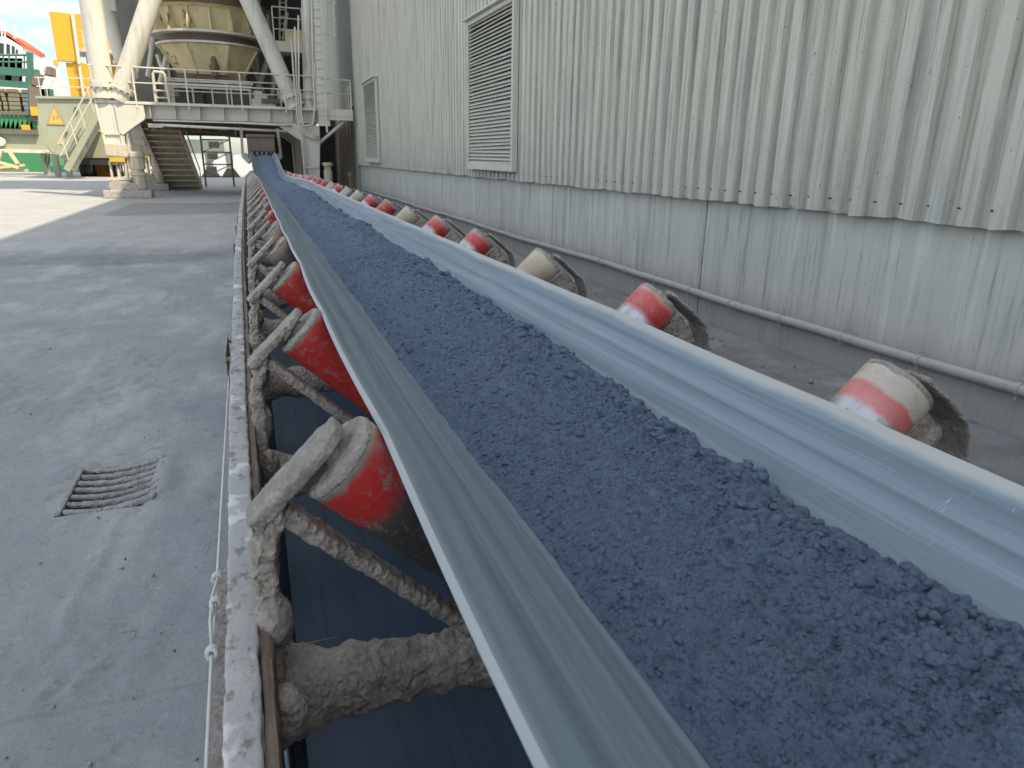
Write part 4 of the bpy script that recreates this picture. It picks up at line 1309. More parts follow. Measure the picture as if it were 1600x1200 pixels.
def portal():
    t = thing('portal_hopper', 'tall grey steel portal carrying a rusty cream hopper over the conveyor', 'hopper gantry', (-1.2, YG + 3, 0))
    yf, yr = YG, YG + 6.4
    zt, zb = 3.36, 2.80
    xl, xr = -4.95, 2.85
    for y, nm in ((yf, 'front'), (yr, 'rear')):
        b = MB(); b.box(((xl + xr) / 2, y + 0.3, (zt + zb) / 2), (xr - xl, 0.04, zt - zb - 0.08))
        g = b.build('girder_web', GREY, t)
        b = MB(); b.box(((xl + xr) / 2, y + 0.2, zt - 0.0), (xr - xl + 0.04, 0.44, 0.10)); b.build('top_flange', GREYL, g, bevel=0.01)
        b = MB(); b.box(((xl + xr) / 2 + 0.5, y + 0.2, zb - 0.02), (xr - xl - 2.6, 0.40, 0.06)); b.build('bottom_flange', GREY, g, bevel=0.01)
        for k in range(9):
            x = xl + 0.9 + k * 0.84
            b = MB(); b.box((x, y + 0.18, (zt + zb) / 2), (0.03, 0.20, zt - zb - 0.15)); b.build('stiffener', GREYL, g)
    # side girders and deck
    for x in (xl + 0.2, xr - 0.2):
        b = MB(); b.box((x, (yf + yr) / 2 + 0.2, (zt + zb) / 2), (0.3, yr - yf - 0.5, zt - zb - 0.02)); b.build('side_girder', GREY, t)
    b = MB(); b.box(((xl + xr) / 2, (yf + yr) / 2 + 0.2, zt - 0.12), (xr - xl - 0.8, yr - yf - 0.5, 0.06)); b.build('deck_plate', BROWN, t)
    for k in range(5):
        y = yf + 1.0 + k * 1.2
        b = MB(); b.box(((xl + xr) / 2, y, zb + 0.12), (xr - xl - 0.7, 0.12, 0.30)); b.build('deck_beam', BROWN, t)
    # pipes hung under the deck
    b = MB(); b.tube([(-2.9, yf - 0.02, 2.62), (1.6, yf - 0.02, 2.50)], 0.05, 8); b.build('service_pipe', GREYL, t, smooth=True)
    b = MB(); b.tube([(-0.4, yf - 0.05, 2.78), (0.9, yf - 0.05, 2.74), (1.8, yf - 0.05, 2.72)], 0.035, 8); b.build('service_pipe', GREYL, t, smooth=True)
    # legs
    for y in (yf, yr):
        # left leg: tapering box with haunch
        b = MB()
        b.prism([(xl, y, zt - 0.06), (xl + 1.55, y, zt - 0.06), (xl + 1.55, y, 2.85), (xl + 0.78, y, 2.30), (xl + 0.72, y, 1.62), (xl + 0.12, y, 1.62)], (0, 0.42, 0))
        lg = b.build('leg', GREYL, t, bevel=0.012)
        b = MB()
        b.prism([(xl - 0.03, y - 0.06, zt - 0.10), (xl + 0.05, y - 0.06, zt - 0.10), (xl + 0.20, y - 0.06, 1.45), (xl + 0.12, y - 0.06, 1.45)], (0, 0.055, 0))
        b.bar((xl + 0.62, y - 0.03, zt - 0.1), (xl + 0.70, y - 0.03, 1.5), 0.05, 0.06)
        b.bar((xl + 0.74, y + 0.2, 2.27), (xl + 1.52, y + 0.2, 2.83), 0.46, 0.05)
        b.bar((xl + 0.05, y - 0.03, 2.26), (xl + 0.72, y - 0.03, 2.26), 0.06, 0.05)
        b.build('leg_flanges', GREYL, lg)
        # travel bogie
        b = MB()
        b.prism([(xl + 0.10, y - 0.30, 1.78), (xl + 0.16, y - 0.30, 1.95), (xl + 0.80, y - 0.30, 1.92), (xl + 0.95, y - 0.30, 1.62), (xl + 0.80, y - 0.30, 1.45), (xl + 0.12, y - 0.30, 1.50)], (0, 0.5, 0))
        b.build('bogie_hood', BOGIE, lg, bevel=0.03)
        b = MB(); b.box((xl + 0.46, y - 0.10, 1.36), (0.50, 0.42, 0.14)); b.build('bogie_stripe', YELLOW, lg)
        b = MB(); b.box((xl + 0.42, y - 0.02, 1.0), (0.09, 0.30, 0.62)); b.box((xl + 0.18, y - 0.02, 1.0), (0.07, 0.30, 0.66)); b.box((xl + 0.68, y - 0.02, 1.0), (0.07, 0.30, 0.66))
        b.box((xl + 0.43, y - 0.05, 0.68), (0.78, 0.5, 0.08)); b.box((xl + 0.43, y - 0.05, 1.22), (0.62, 0.10, 0.06))
        b.build('bogie_frame', BOGIE, lg, bevel=0.01)
        b = MB()
        b.prism([(xl + 0.12, y - 0.28, 0.64), (xl + 0.70, y - 0.28, 0.64), (xl + 0.98, y - 0.28, 0.40), (xl + 0.98, y - 0.28, 0.30), (xl + 0.15, y - 0.28, 0.30)], (0, 0.6, 0))
        b.build('wheel_box', BOGIE, lg, bevel=0.02)
        b = MB(); b.tube([(xl + 0.30, y - 0.32, 0.42), (xl + 0.30, y + 0.36, 0.42)], 0.24, 20); b.tube([(xl + 0.80, y - 0.30, 0.36), (xl + 0.80, y + 0.34, 0.36)], 0.20, 20); b.build('wheel', CRUSTL, lg, smooth=True, sharp=40)
        b = MB()
        b.lathe((xl + 1.06, y - 0.02, 0.30), [(0.24, 0), (0.26, 0.08), (0.26, 0.50), (0.30, 0.52), (0.30, 0.60), (0.22, 0.63), (0.22, 0.72), (0.27, 0.74), (0.27, 1.16), (0.31, 1.18), (0.31, 1.32), (0.12, 1.36)], 22)
        b.build('drive_motor', BOGIE, lg, smooth=True, sharp=35)
        b = MB()
        for k in range(10):
            a = 2 * math.pi * k / 10
            b.box((xl + 1.06 + 0.275 * math.cos(a), y - 0.02 + 0.275 * math.sin(a), 1.25), (0.02, 0.02, 0.38))
        b.build('motor_fins', BOGIE, lg)
        b = MB(); b.box((xl + 0.65, y + 0.0, 0.14), (1.62, 0.85, 0.28)); b.build('rail_block', CRUSTL, lg, bevel=0.03)
        # right leg
        b = MB()
        b.prism([(1.30, y, zb - 0.04), (2.85, y, zb - 0.04), (2.85, y, 2.25), (2.70, y, 0.50), (2.14, y, 0.50), (2.10, y, 2.22)], (0, 0.42, 0))
        lg = b.build('leg', GREY, t, bevel=0.012)
        b = MB()
        b.bar((2.12, y - 0.03, 2.2), (2.17, y - 0.03, 0.5), 0.05, 0.06); b.bar((2.80, y - 0.03, 2.7), (2.68, y - 0.03, 0.5), 0.05, 0.06)
        b.bar((2.12, y - 0.03, 1.15), (2.72, y - 0.03, 1.15), 0.06, 0.05); b.bar((1.32, y + 0.2, zb - 0.08), (2.10, y + 0.2, 2.19), 0.46, 0.05)
        b.bar((2.42, y - 0.03, 1.12), (2.42, y - 0.03, 0.75), 0.05, 0.06)
        b.build('leg_flanges', GREYL, lg)
        b = MB(); b.box((2.42, y + 0.1, 0.33), (1.1, 0.6, 0.36)); b.box((2.42, y + 0.1, 0.08), (1.3, 0.8, 0.16)); b.build('wheel_box', CRUSTL, lg, bevel=0.02)
        b = MB(); b.lathe((3.06, y - 0.05, 0.5), [(0.15, 0), (0.17, 0.1), (0.17, 0.55), (0.13, 0.58), (0.15, 0.72), (0.21, 0.74), (0.21, 0.84), (0.1, 0.86)], 18); b.build('drive_motor', BOGIE, lg, smooth=True, sharp=35)
    # tubular struts on collars
    def strut(p0, p1, r, mat=GREYL, collar=True):
        p0 = Vector(p0); p1 = Vector(p1)
        o = MB().tube([p0, p0.lerp(p1, 0.5), p1], r, 22).build('strut', mat, t, smooth=True, sharp=50)
        if collar:
            d = (p1 - p0).normalized()
            b = MB(); c0 = p0 + d * 0.28
            b.tube([c0, c0 + d * 0.12], r * 1.22, 22)
            x = d.cross(Vector((0, 1, 0))).normalized(); y_ = d.cross(x)
            for k in range(12):
                a = 2 * math.pi * k / 12
                q = c0 + (x * math.cos(a) + y_ * math.sin(a)) * r * 1.12
                b.tube([q - d * 0.06, q + d * 0.17], 0.035, 6)
            b.tube([p0 - d * 0.1, p0 + d * 0.02], r * 1.3, 22)
            b.build('collar', GREYL, o, smooth=True, sharp=35)
        return o

    def ext(p, q, k): return Vector(p) + (Vector(q) - Vector(p)) * k
    a0, a1 = at(163, 150, yf + .3), at(141, 0, yf + .3); strut(a0, ext(a0, a1, 1.5), 0.37)
    a0, a1 = at(185, 152, yf + .3), at(236, 0, yf + .3); strut(a0, ext(a0, a1, 1.5), 0.34)
    a0, a1 = at(460, 163, yf + .3), at(388, 0, yf + .3); s_ = strut(a0, ext(a0, a1, 1.5), 0.31, GREY)
    a0, a1 = at(483, 166, yf + .3), at(480, 0, yf + .3); strut(a0, ext(a0, a1, 1.5), 0.22, GREY)
    a0, a1 = at(196, 110, yr), at(163, 0, yr); strut(a0, ext(a0, a1, 1.5), 0.32, GREY)
    a0, a1 = at(205, 130, yr), at(255, 0, yr); strut(a0, ext(a0, a1, 1.5), 0.30, GREY)
    a0, a1 = at(445, 140, yr), at(405, 60, yr); strut(a0, ext(a0, a1, 2.2), 0.26, GREY)
    # hopper: pyramid throat below, drum and rusty shell above
    hc = Vector((-1.02, YG + 3.0, 0))
    b = MB(); b.lathe((hc.x, hc.y, 0), [(1.28, 4.62), (1.92, 5.62), (1.92, 5.66)], 8, a0=math.pi / 8); hop = b.build('hopper_throat', HOPPER, t)
    for k in range(8):
        a = 2 * math.pi * k / 8 + math.pi / 8
        b = MB(); b.bar((hc.x + 1.30 * math.cos(a), hc.y + 1.30 * math.sin(a), 4.64), (hc.x + 1.95 * math.cos(a), hc.y + 1.95 * math.sin(a), 5.62), 0.07, 0.10)
        b.build('throat_rib', HOPPER, hop)
    b = MB(); b.lathe((hc.x, hc.y, 0), [(1.6, 5.66), (2.0, 5.67), (2.0, 5.74), (1.5, 5.75)], 36); b.build('flange_ring', GREYL, hop, smooth=True, sharp=30)
    b = MB(); b.lathe((hc.x, hc.y, 0), [(1.75, 5.76), (1.75, 6.02)], 36); b.build('slew_ring', BROWN, hop, smooth=True, sharp=30)
    b = MB(); b.lathe((hc.x, hc.y, 0), [(1.6, 6.02), (2.12, 6.03), (2.12, 6.11), (1.6, 6.12)], 36); b.build('flange_ring', GREYL, hop, smooth=True, sharp=30)
    b = MB(); b.lathe((hc.x, hc.y, 0), [(1.62, 6.12), (1.90, 6.90), (2.15, 7.0)], 36); b.build('hopper_drum', HOPPER, hop, smooth=True, sharp=30)
    for k in range(16):
        a = 2 * math.pi * k / 16 + 0.1
        b = MB(); d = Vector((math.cos(a), math.sin(a), 0))
        b.prism([hc + d * 1.58 + Vector((0, 0, 6.12)), hc + d * 2.08 + Vector((0, 0, 6.12)), hc + d * 2.08 + Vector((0, 0, 6.3)), hc + d * 1.95 + Vector((0, 0, 6.95)), hc + d * 1.85 + Vector((0, 0, 6.95))], d.cross(Vector((0, 0, 1))) * 0.05)
        b.build('drum_rib', HOPPER, hop)
    b = MB(); b.lathe((hc.x, hc.y, 0), [(1.9, 6.98), (2.17, 7.0), (2.30, 7.25), (2.28, 7.3), (1.9, 7.31)], 36); b.build('hopper_rim', RUSTY, hop, smooth=True, sharp=30)
    b = MB(); b.lathe((hc.x, hc.y, 0), [(2.05, 7.3), (2.35, 8.2), (3.4, 12.0), (3.4, 13.5)], 36); b.build('hopper_shell', HOPPER, hop, smooth=True, sharp=30)
    b = MB(); b.box((hc.x, hc.y, 4.40), (2.5, 2.2, 0.46)); b.build('hopper_outlet', RUSTY, hop)
    b = MB(); b.tube([(hc.x + 0.15, hc.y - 1.45, 4.55), (hc.x + 0.15, hc.y - 1.45, 5.25)], 0.12, 12); b.tube([(hc.x + 0.15, hc.y - 1.45, 4.75), (hc.x + 0.15, hc.y - 1.45, 4.95)], 0.17, 12); b.build('vibrator_motor', RUSTY, hop, smooth=True, sharp=40)
    # feeder and mesh guard below the hopper
    b = MB()
    for k in range(3): b.box((-1.05, YG + 1.7, 4.30 - k * 0.11), (3.1 - 0.1 * k, 0.6, 0.07))
    b.build('feeder_frame', GREY, t)
    fr = MB(); x0, x1 = -2.45, 0.35
    for x in np.linspace(x0, x1, 5): fr.box((x, YG + 1.35, 3.72), (0.06, 0.05, 0.72))
    fr.box(((x0 + x1) / 2, YG + 1.35, 4.06), (x1 - x0, 0.056, 0.05)); fr.box(((x0 + x1) / 2, YG + 1.35, 3.40), (x1 - x0, 0.056, 0.05))
    g = fr.build('mesh_guard', GREY, t)
    ms = MB()
    for x in np.arange(x0, x1, 0.09): ms.box((x, YG + 1.38, 3.73), (0.014, 0.014, 0.62))
    for z in np.arange(3.46, 4.05, 0.09): ms.box(((x0 + x1) / 2, YG + 1.382, z), (x1 - x0, 0.012, 0.014))
    mo = ms.build('wire_mesh', DARK, g); mo['kind'] = 'stuff'
    b = MB(); b.box((-0.3, YG + 1.9, 3.75), (1.6, 1.0, 0.66)); b.box((-1.9, YG + 2.0, 3.7), (1.0, 0.9, 0.56)); b.build('feeder_drive', BROWN, t)
    b = MB(); b.box((0.85, YG + 1.3, 3.55), (0.9, 0.5, 0.35)); b.box((0.75, YG + 1.3, 3.83), (0.5, 0.4, 0.2)); b.build('control_box', GREY, t, bevel=0.02)
    b = MB(); b.box((1.15, YG + 1.15, 3.66), (0.8, 0.3, 0.18)); b.build('pipe_stack', RUSTY, t)
    # grey machine house, its back panels coloured dark for the shade behind the hopper
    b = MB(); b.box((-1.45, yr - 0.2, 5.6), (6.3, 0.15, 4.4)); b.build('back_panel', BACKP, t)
    for k in range(9):
        b = MB(); b.box((-3.5 + k * 0.62, yr - 0.34, 5.5), (0.10, 0.12, 4.2)); b.build('panel_post', GREY, t)
    b = MB(); b.box((2.0, yr - 0.1, 7.5), (2.6, 0.3, 8.0)); b.build('back_panel', DARK, t)
    b = MB(); b.box((2.75, yr + 0.75, 1.5), (2.9, 0.12, 3.0)); b.build('rear_skirt', DARK, t)
    b = MB(); b.box((-1.0, yr + 0.5, 2.58), (7.0, 0.25, 0.34)); b.build('tie_beam', BROWN, t)
    b = MB(); b.box((-1.1, yr - 1.2, 13.6), (9.5, 9.0, 3.0)); b.build('machine_house', GREY, t)
    b = MB(); b.box((-4.9, yr + 0.6, 8.6), (0.5, 1.8, 2.6)); b.build('corner_box', GREY, t)
    # front walkway rail
    pl = [(-5.0, yf + 0.02, zt + 0.05), (2.75, yf + 0.02, zt + 0.05)]
    posts = [(-4.95, yf, zt + .05), (-3.62, yf, zt + .05), (-1.87, yf, zt + .05), (0.02, yf, zt + .05), (1.62, yf, zt + .05)]
    handrail(t, pl, 1.16, posts=posts)
    handrail(t, [(-5.0, yf + 0.02, zt + .05), (-5.0, yr, zt + .05)], 1.16, posts=[(-5.0, yf + 1.6, zt + .05), (-5.0, yf + 3.2, zt + .05), (-5.0, yr, zt + .05)])
    handrail(t, [(-2.6, YG + 1.0, zt + .02), (1.5, YG + 1.0, zt + .02)], 0.95, posts=[(-2.6, YG + 1.0, zt + .02), (-0.5, YG + 1.0, zt + .02), (1.5, YG + 1.0, zt + .02)], mat=GREY)
    # small gate ladder head on the deck
    b = MB()
    b.tube([(-3.02, yf + .5, 3.4), (-3.0, yf + .5, 4.42), (-2.94, yf + .5, 4.5), (-2.66, yf + .5, 4.48), (-2.60, yf + .5, 4.4), (-2.55, yf + .5, 3.4)], 0.05, 8)
    for z in (3.6, 3.85, 4.1): b.tube([(-3.0, yf + .5, z), (-2.57, yf + .5, z)], 0.03, 6)
    b.build('ladder_head', RAILING, t, smooth=True, sharp=50)
    # right side platform with brace
    b = MB(); b.box((3.50, yf + 0.7, 3.12), (1.34, 1.5, 0.06)); b.box((3.50, yf - 0.04, 3.26), (1.36, 0.05, 0.26)); b.box((3.50, yf - 0.02, 3.03), (1.36, 0.12, 0.12)); b.build('side_platform', GREYL, t, bevel=0.01)
    b = MB(); b.tube([(3.9, yf + .05, 3.0), (2.72, yf + .1, 2.02)], 0.065, 10); b.build('platform_brace', GREYL, t, smooth=True)
    handrail(t, [(3.02, yf, 3.36), (4.14, yf, 3.36), (4.14, yf + 1.4, 3.36)], 1.12, posts=[(3.6, yf + .7, 3.36), (4.14, yf, 3.36), (4.14, yf + 1.4, 3.36), (4.14, yf + .7, 3.36)], mat=GREYL)
    # vertical ladder
    l0, l1 = at(495, 170, yf - .15), at(489, 0, yf - .15); r0, r1 = at(511, 207, yf - .15), at(501.5, 0, yf - .15)
    l1 = ext(l0, l1, 1.3); r1 = ext(r0, r1, 1.25)
    b = MB(); b.bar(l0, l1, 0.07, 0.05); lad = b.build('ladder_stile', GREYL, t)
    b = MB(); b.bar(r0, r1, 0.07, 0.05); b.build('ladder_stile', GREYL, t)
    for k in range(19):
        py = 160 - k * 13.2
        f_ = (py - 0) / 170
        a_ = at(489 + 6 * py / 170, py, yf - .15); c_ = at(501.5 + 9.5 * py / 207, py, yf - .15)
        b = MB(); b.tube([a_, c_], 0.024, 6); b.build('ladder_rung', GREYL, t)
    # ladder cage fragment to the right
    b = MB()
    for px in (512, 523): b.tube([at(px, 58 if px > 515 else 52, yf), at(px - 2, -30, yf)], 0.03, 6)
    for py in (57, 32, 5): b.tube([at(510, py - 3, yf), at(526, py, yf)], 0.028, 6)
    b.build('ladder_cage', GREYL, t)
    # upper service platform
    p0 = at(430, 80, yf + 2.5); p1 = at(474, 66, yf + 2.5)
    b = MB(); b.box(((p0.x + p1.x) / 2, yf + 3.2, (p0.z + p1.z) / 2), (p1.x - p0.x, 1.4, 0.40)); b.build('upper_platform', GREYL, t)
    zz = (p0.z + p1.z) / 2 + 0.2
    handrail(t, [(p0.x, yf + 2.5, zz), (p1.x, yf + 2.5, zz)], 1.25, mid=(0.35, 0.68), mat=GREYL)
    b = MB(); b.box(((p0.x + p1.x) / 2 + 0.25, yf + 3.0, zz + 0.22), (0.75, 0.7, 0.45)); b.build('equipment_box', HOPPER, t)
    # cables looping down beside the right leg
    for k in range(3):
        o_ = k * 3.5
        pts = [at(455 + o_ * 1.6, 60 - k * 18, yf - .1), at(460 + o_, 132 + o_ * .4, yf - .1), at(463 + o_, 150, yf - .1), at(464 + o_, 180, yf - .1), at(468 + o_, 200, yf - .1), at(477 + o_ * .9, 211 - o_ * .4, yf - .1), at(488, 216 - o_ * .6, yf - .1), at(498, 217 - o_ * .6, yf - .1)]
        MB().tube(pts, 0.035, 8).build('cable', GREYL, t, smooth=True)
    MB().tube([at(487, 0, yf - .2), at(489, 100, yf - .2), at(492, 165, yf - .2), at(491, 178, yf - .2), at(489, 195, yf - .2), at(474, 197, yf - .2)], 0.04, 8).build('cable', GREYL, t, smooth=True)
    # chute skirt box straddling the belt, its hanging arms
    b = MB()
    b.box((0.56, yf - 0.3, 2.02), (1.0, 0.9, 0.56)); b.box((0.56, yf - 0.78, 2.30), (1.06, 0.06, 0.10))
    b.build('skirt_box', BROWN, t, bevel=0.02)
    b = MB()
    for k in range(6): b.box((0.56 - 0.42 + k * 0.168, yf - 0.74 + 0.012 * (k % 2), 1.66), (0.16, 0.015, 0.20 + 0.05 * ((k * 7) % 3)))
    b.build('rubber_flaps', DARK, t)
    for sx in (-1, 1):
        b = MB(); x = 0.56 + sx * 0.66
        b.bar((x, yf - .4, 2.6), (x + sx * 0.04, yf - .4, 1.55), 0.10, 0.12); b.bar((x, yf - .4, 1.6), (x - sx * 0.22, yf - .5, 1.35), 0.16, 0.2)
        b.build('skirt_arm', CRUSTL, t)
    # service clutter: braces, conduits and hangers around the throat and below the deck
    for (a_, c_, yy_, r_) in (((250, 130), (268, 60), 33.5, .10), ((262, 132), (246, 85), 34.5, .09), ((385, 140), (372, 70), 34.0, .10), ((400, 145), (420, 90), 34.6, .12), ((412, 150), (395, 95), 35.2, .10), ((425, 150), (436, 95), 35.0, .09), ((232, 120), (244, 30), 35.4, .12), ((436, 130), (448, 20), 34.8, .08)):
        MB().tube([at(*a_, yy_), at(*c_, yy_)], r_, 10).build('inner_brace', GREY, t, smooth=True, sharp=50)
    for (a_, c_, yy_, r_) in (((225, 190), (300, 205), 32.0, .04), ((300, 196), (440, 206), 32.4, .05), ((240, 200), (430, 214), 33.4, .04), ((335, 198), (362, 208), 31.2, .03), ((370, 196), (368, 212), 31.0, .04), ((352, 212), (440, 218), 35.0, .05)):
        MB().tube([at(*a_, yy_), at(*c_, yy_)], r_, 8).build('conduit', BROWN, t, smooth=True)
    for px in (233, 246, 280, 312, 344, 378, 408):
        p_ = at(px, 199, 32.2); b = MB(); b.box((p_.x, 32.2, 2.62), (0.10, 0.3, 0.30)); b.build('hanger', BROWN, t)
    for (px, py, w_, h_, mt_) in ((268, 140, .5, .5, GREY), (300, 132, .35, .4, BROWN), (352, 140, .45, .5, RUSTY), (398, 150, .6, .4, GREY), (420, 155, .5, .3, BROWN), (440, 150, .3, .6, GREY)):
        p_ = at(px, py, 32.0); b = MB(); b.box((p_.x, 32.3, p_.z), (w_, 0.4, h_)); b.build('switch_box', mt_, t, bevel=0.02)
    # second ladder and railing glimpsed behind the right struts
    for px in (437, 447):
        MB().tube([at(px, 75, 35.5), at(px, -30, 35.5)], .04, 6).build('inner_ladder_stile', GREYL, t)
    for k in range(9):
        py = 70 - k * 11; MB().tube([at(437, py, 35.5), at(447, py, 35.5)], .03, 6).build('inner_ladder_rung', GREYL, t)
    # floodlight lens and a sign under the deck
    b = MB(); b.box((-3.1, yf + .15, 2.60), (0.5, 0.1, 0.14)); b.build('lamp_bar', GREYL, t)
    return t


portal()


def stair():
    t = thing('steel_staircase', 'dusty steel staircase leaning under the portal beside its left leg', 'staircase', (-3.2, 36.0, 0))
    Yb, Yt = 37.6, 34.6
    x0, x1 = -3.85, -2.25
    a0, a1 = Vector((x0 + .25, Yb, 0.0)), Vector((x0 - 0.25, Yt, 2.9))
    c0, c1 = Vector((x1 + .10, Yb, 0.0)), Vector((x1 - 0.40, Yt, 2.9))
    # steep flight: stringers, treads, handrails
    for p, q in ((a0, a1), (c0, c1)):
        b = MB(); b.bar(p, q, 0.08, 0.26); b.build('stringer', BOGIE, t)
        b = MB(); b.tube([p + Vector((0, 0, 0.9)), q + Vector((0, 0, 0.9))], 0.03, 8); b.bar(p, p + Vector((0, 0, 0.9)), 0.04, 0.04); b.bar(q, q + Vector((0, 0, 0.9)), 0.04, 0.04); b.build('handrail', GREY, t)
    b = MB(); b.prism([a0 + Vector((.05, .2, 0)), c0 + Vector((-.05, .2, 0)), c1 + Vector((-.05, .2, 0)), a1 + Vector((.05, .2, 0))], (0, 0.05, 0)); b.build('back_plate', BOGIE, t)
    n = 12
    for k in range(n):
        u = (k + 0.7) / n
        p = a0.lerp(a1, u); q = c0.lerp(c1, u)
        b = MB(); b.bar(p, q, 0.22, 0.05); b.build('tread', BOGIE, t)


stair()


def frame_rack():
    t = thing('lattice_frame', 'dark lattice steel frame standing in shade beneath the portal deck', 'steel frame', (-1.5, 40.5, 0))
    for x in (-2.1, -0.75):
        b = MB(); b.box((x, 40.5, 1.35), (0.09, 0.09, 2.7)); b.build('post', BROWN, t)
    for z in (0.5, 1.1, 1.7, 2.3):
        b = MB(); b.bar((-2.1, 40.5, z), (-0.75, 40.5, z), 0.06, 0.06); b.build('crossbar', BROWN, t)
    for z in (0.5, 1.1, 1.7):
        b = MB(); b.bar((-2.06, 40.56, z), (-0.79, 40.56, z + 0.6), 0.04, 0.05); b.build('diagonal', GREYL, t)
    for k, z in enumerate((0.85, 1.5, 2.05)):
        b = MB(); b.box((-1.75 + 0.12 * k, 40.36, z), (0.5, 0.16, 0.3)); b.build('panel', CRUSTL, t)


frame_rack()


def far_portal():
    t = thing('far_portal', 'distant grey-green portal beam on two stubby legs seen under the deck', 'gantry', (-2.2, 57, 0))
    b = MB(); q0, q1 = at(262, 217, 57), at(351, 240, 57); b.box(((q0.x + q1.x) / 2, 57.5, (q0.z + q1.z) / 2), (q1.x - q0.x, 1.0, q0.z - q1.z)); b.build('beam', painted('far_beam_paint', (0.20, 0.25, 0.23), scale=0.5), t)
    for x in (-2.55, -1.2):
        b = MB(); b.prism([(x - .28, 56.7, 1.74), (x + .28, 56.7, 1.74), (x + .2, 56.7, 0.5), (x - .2, 56.7, 0.5)], (0, .6, 0)); lg = b.build('leg', GREY, t)
        b = MB(); b.prism([(x - .25, 56.6, 0.6), (x + .25, 56.6, 0.6), (x + .65, 56.6, 0), (x - .65, 56.6, 0)], (0, .8, 0)); b.build('foot', BROWN, lg)


far_portal()

# ------------------------------------------------------------------ background on the quay


def crane():
    Y = 58.0
    t = thing('yellow_crane', 'yellow machinery house with a slanted side panel behind the portal', 'crane', (at(115, 150, Y).x, Y, 0))
    P = [at(76, 17, Y), at(114, 21, Y), at(125, 97, Y), at(89, 95, Y)]
    b = MB(); b.prism(P, (0, 0.35, 0)); b.build('side_panel', YELLOW, t, bevel=0.03)
    b = MB(); b.bar(at(113, 20, Y - .1), at(124, 100, Y - .1), 0.16, 0.2); b.bar(at(124, 100, Y), at(131, 150, Y), 0.14, 0.2); b.build('edge_post', GREYL, t)
    q0 = at(101, 97, Y); q1 = at(150, 149, Y)
    b = MB(); b.box(((q0.x + q1.x) / 2, Y + 1.0, q0.z / 2), (q1.x - q0.x, 1.6, q0.z)); col = b.build('column', YELLOW, t, bevel=0.03)
    b = MB(); b.box((q0.x + 0.75, Y + 0.17, q1.z + 1.2), (0.6, 0.06, 1.7)); b.build('door', YELLOW, col, bevel=0.01)
    w0 = at(112, 20, Y + 2); w1 = at(218, 84, Y + 2)
    b = MB(); b.box(((w0.x + w1.x) / 2, Y + 3.2, (w0.z + w1.z) / 2), (w1.x - w0.x, 2.0, w0.z - w1.z)); b.build('house_wall', YELLOW, t)
    b = MB(); b.box(((w0.x + w1.x) / 2, Y + 2.4, w1.z - 0.1), (w1.x - w0.x + 0.6, 3.4, 0.22)); b.build('balcony', GREY, t)
    handrail(t, [(w0.x + .1, Y + 0.75, w1.z), (w1.x, Y + 0.75, w1.z)], 1.1, posts=[(w0.x + .1 + k * 0.55, Y + .75, w1.z) for k in range(9)], mat=RAILING, mid=(0.33, 0.66))
    b = MB(); b.box(((w0.x + w1.x) / 2 + .4, Y + 3.4, w1.z / 2 - 0.1), (w1.x - w0.x - 0.9, 1.9, w1.z - 0.24)); b.build('base_house', GREY, t)
    b = MB(); b.box(((w0.x + w1.x) / 2 - 0.6, Y + 2.42, q1.z + 1.6), (1.9, 0.08, 2.0)); b.build('wall_panel', YELLOW, t)


crane()


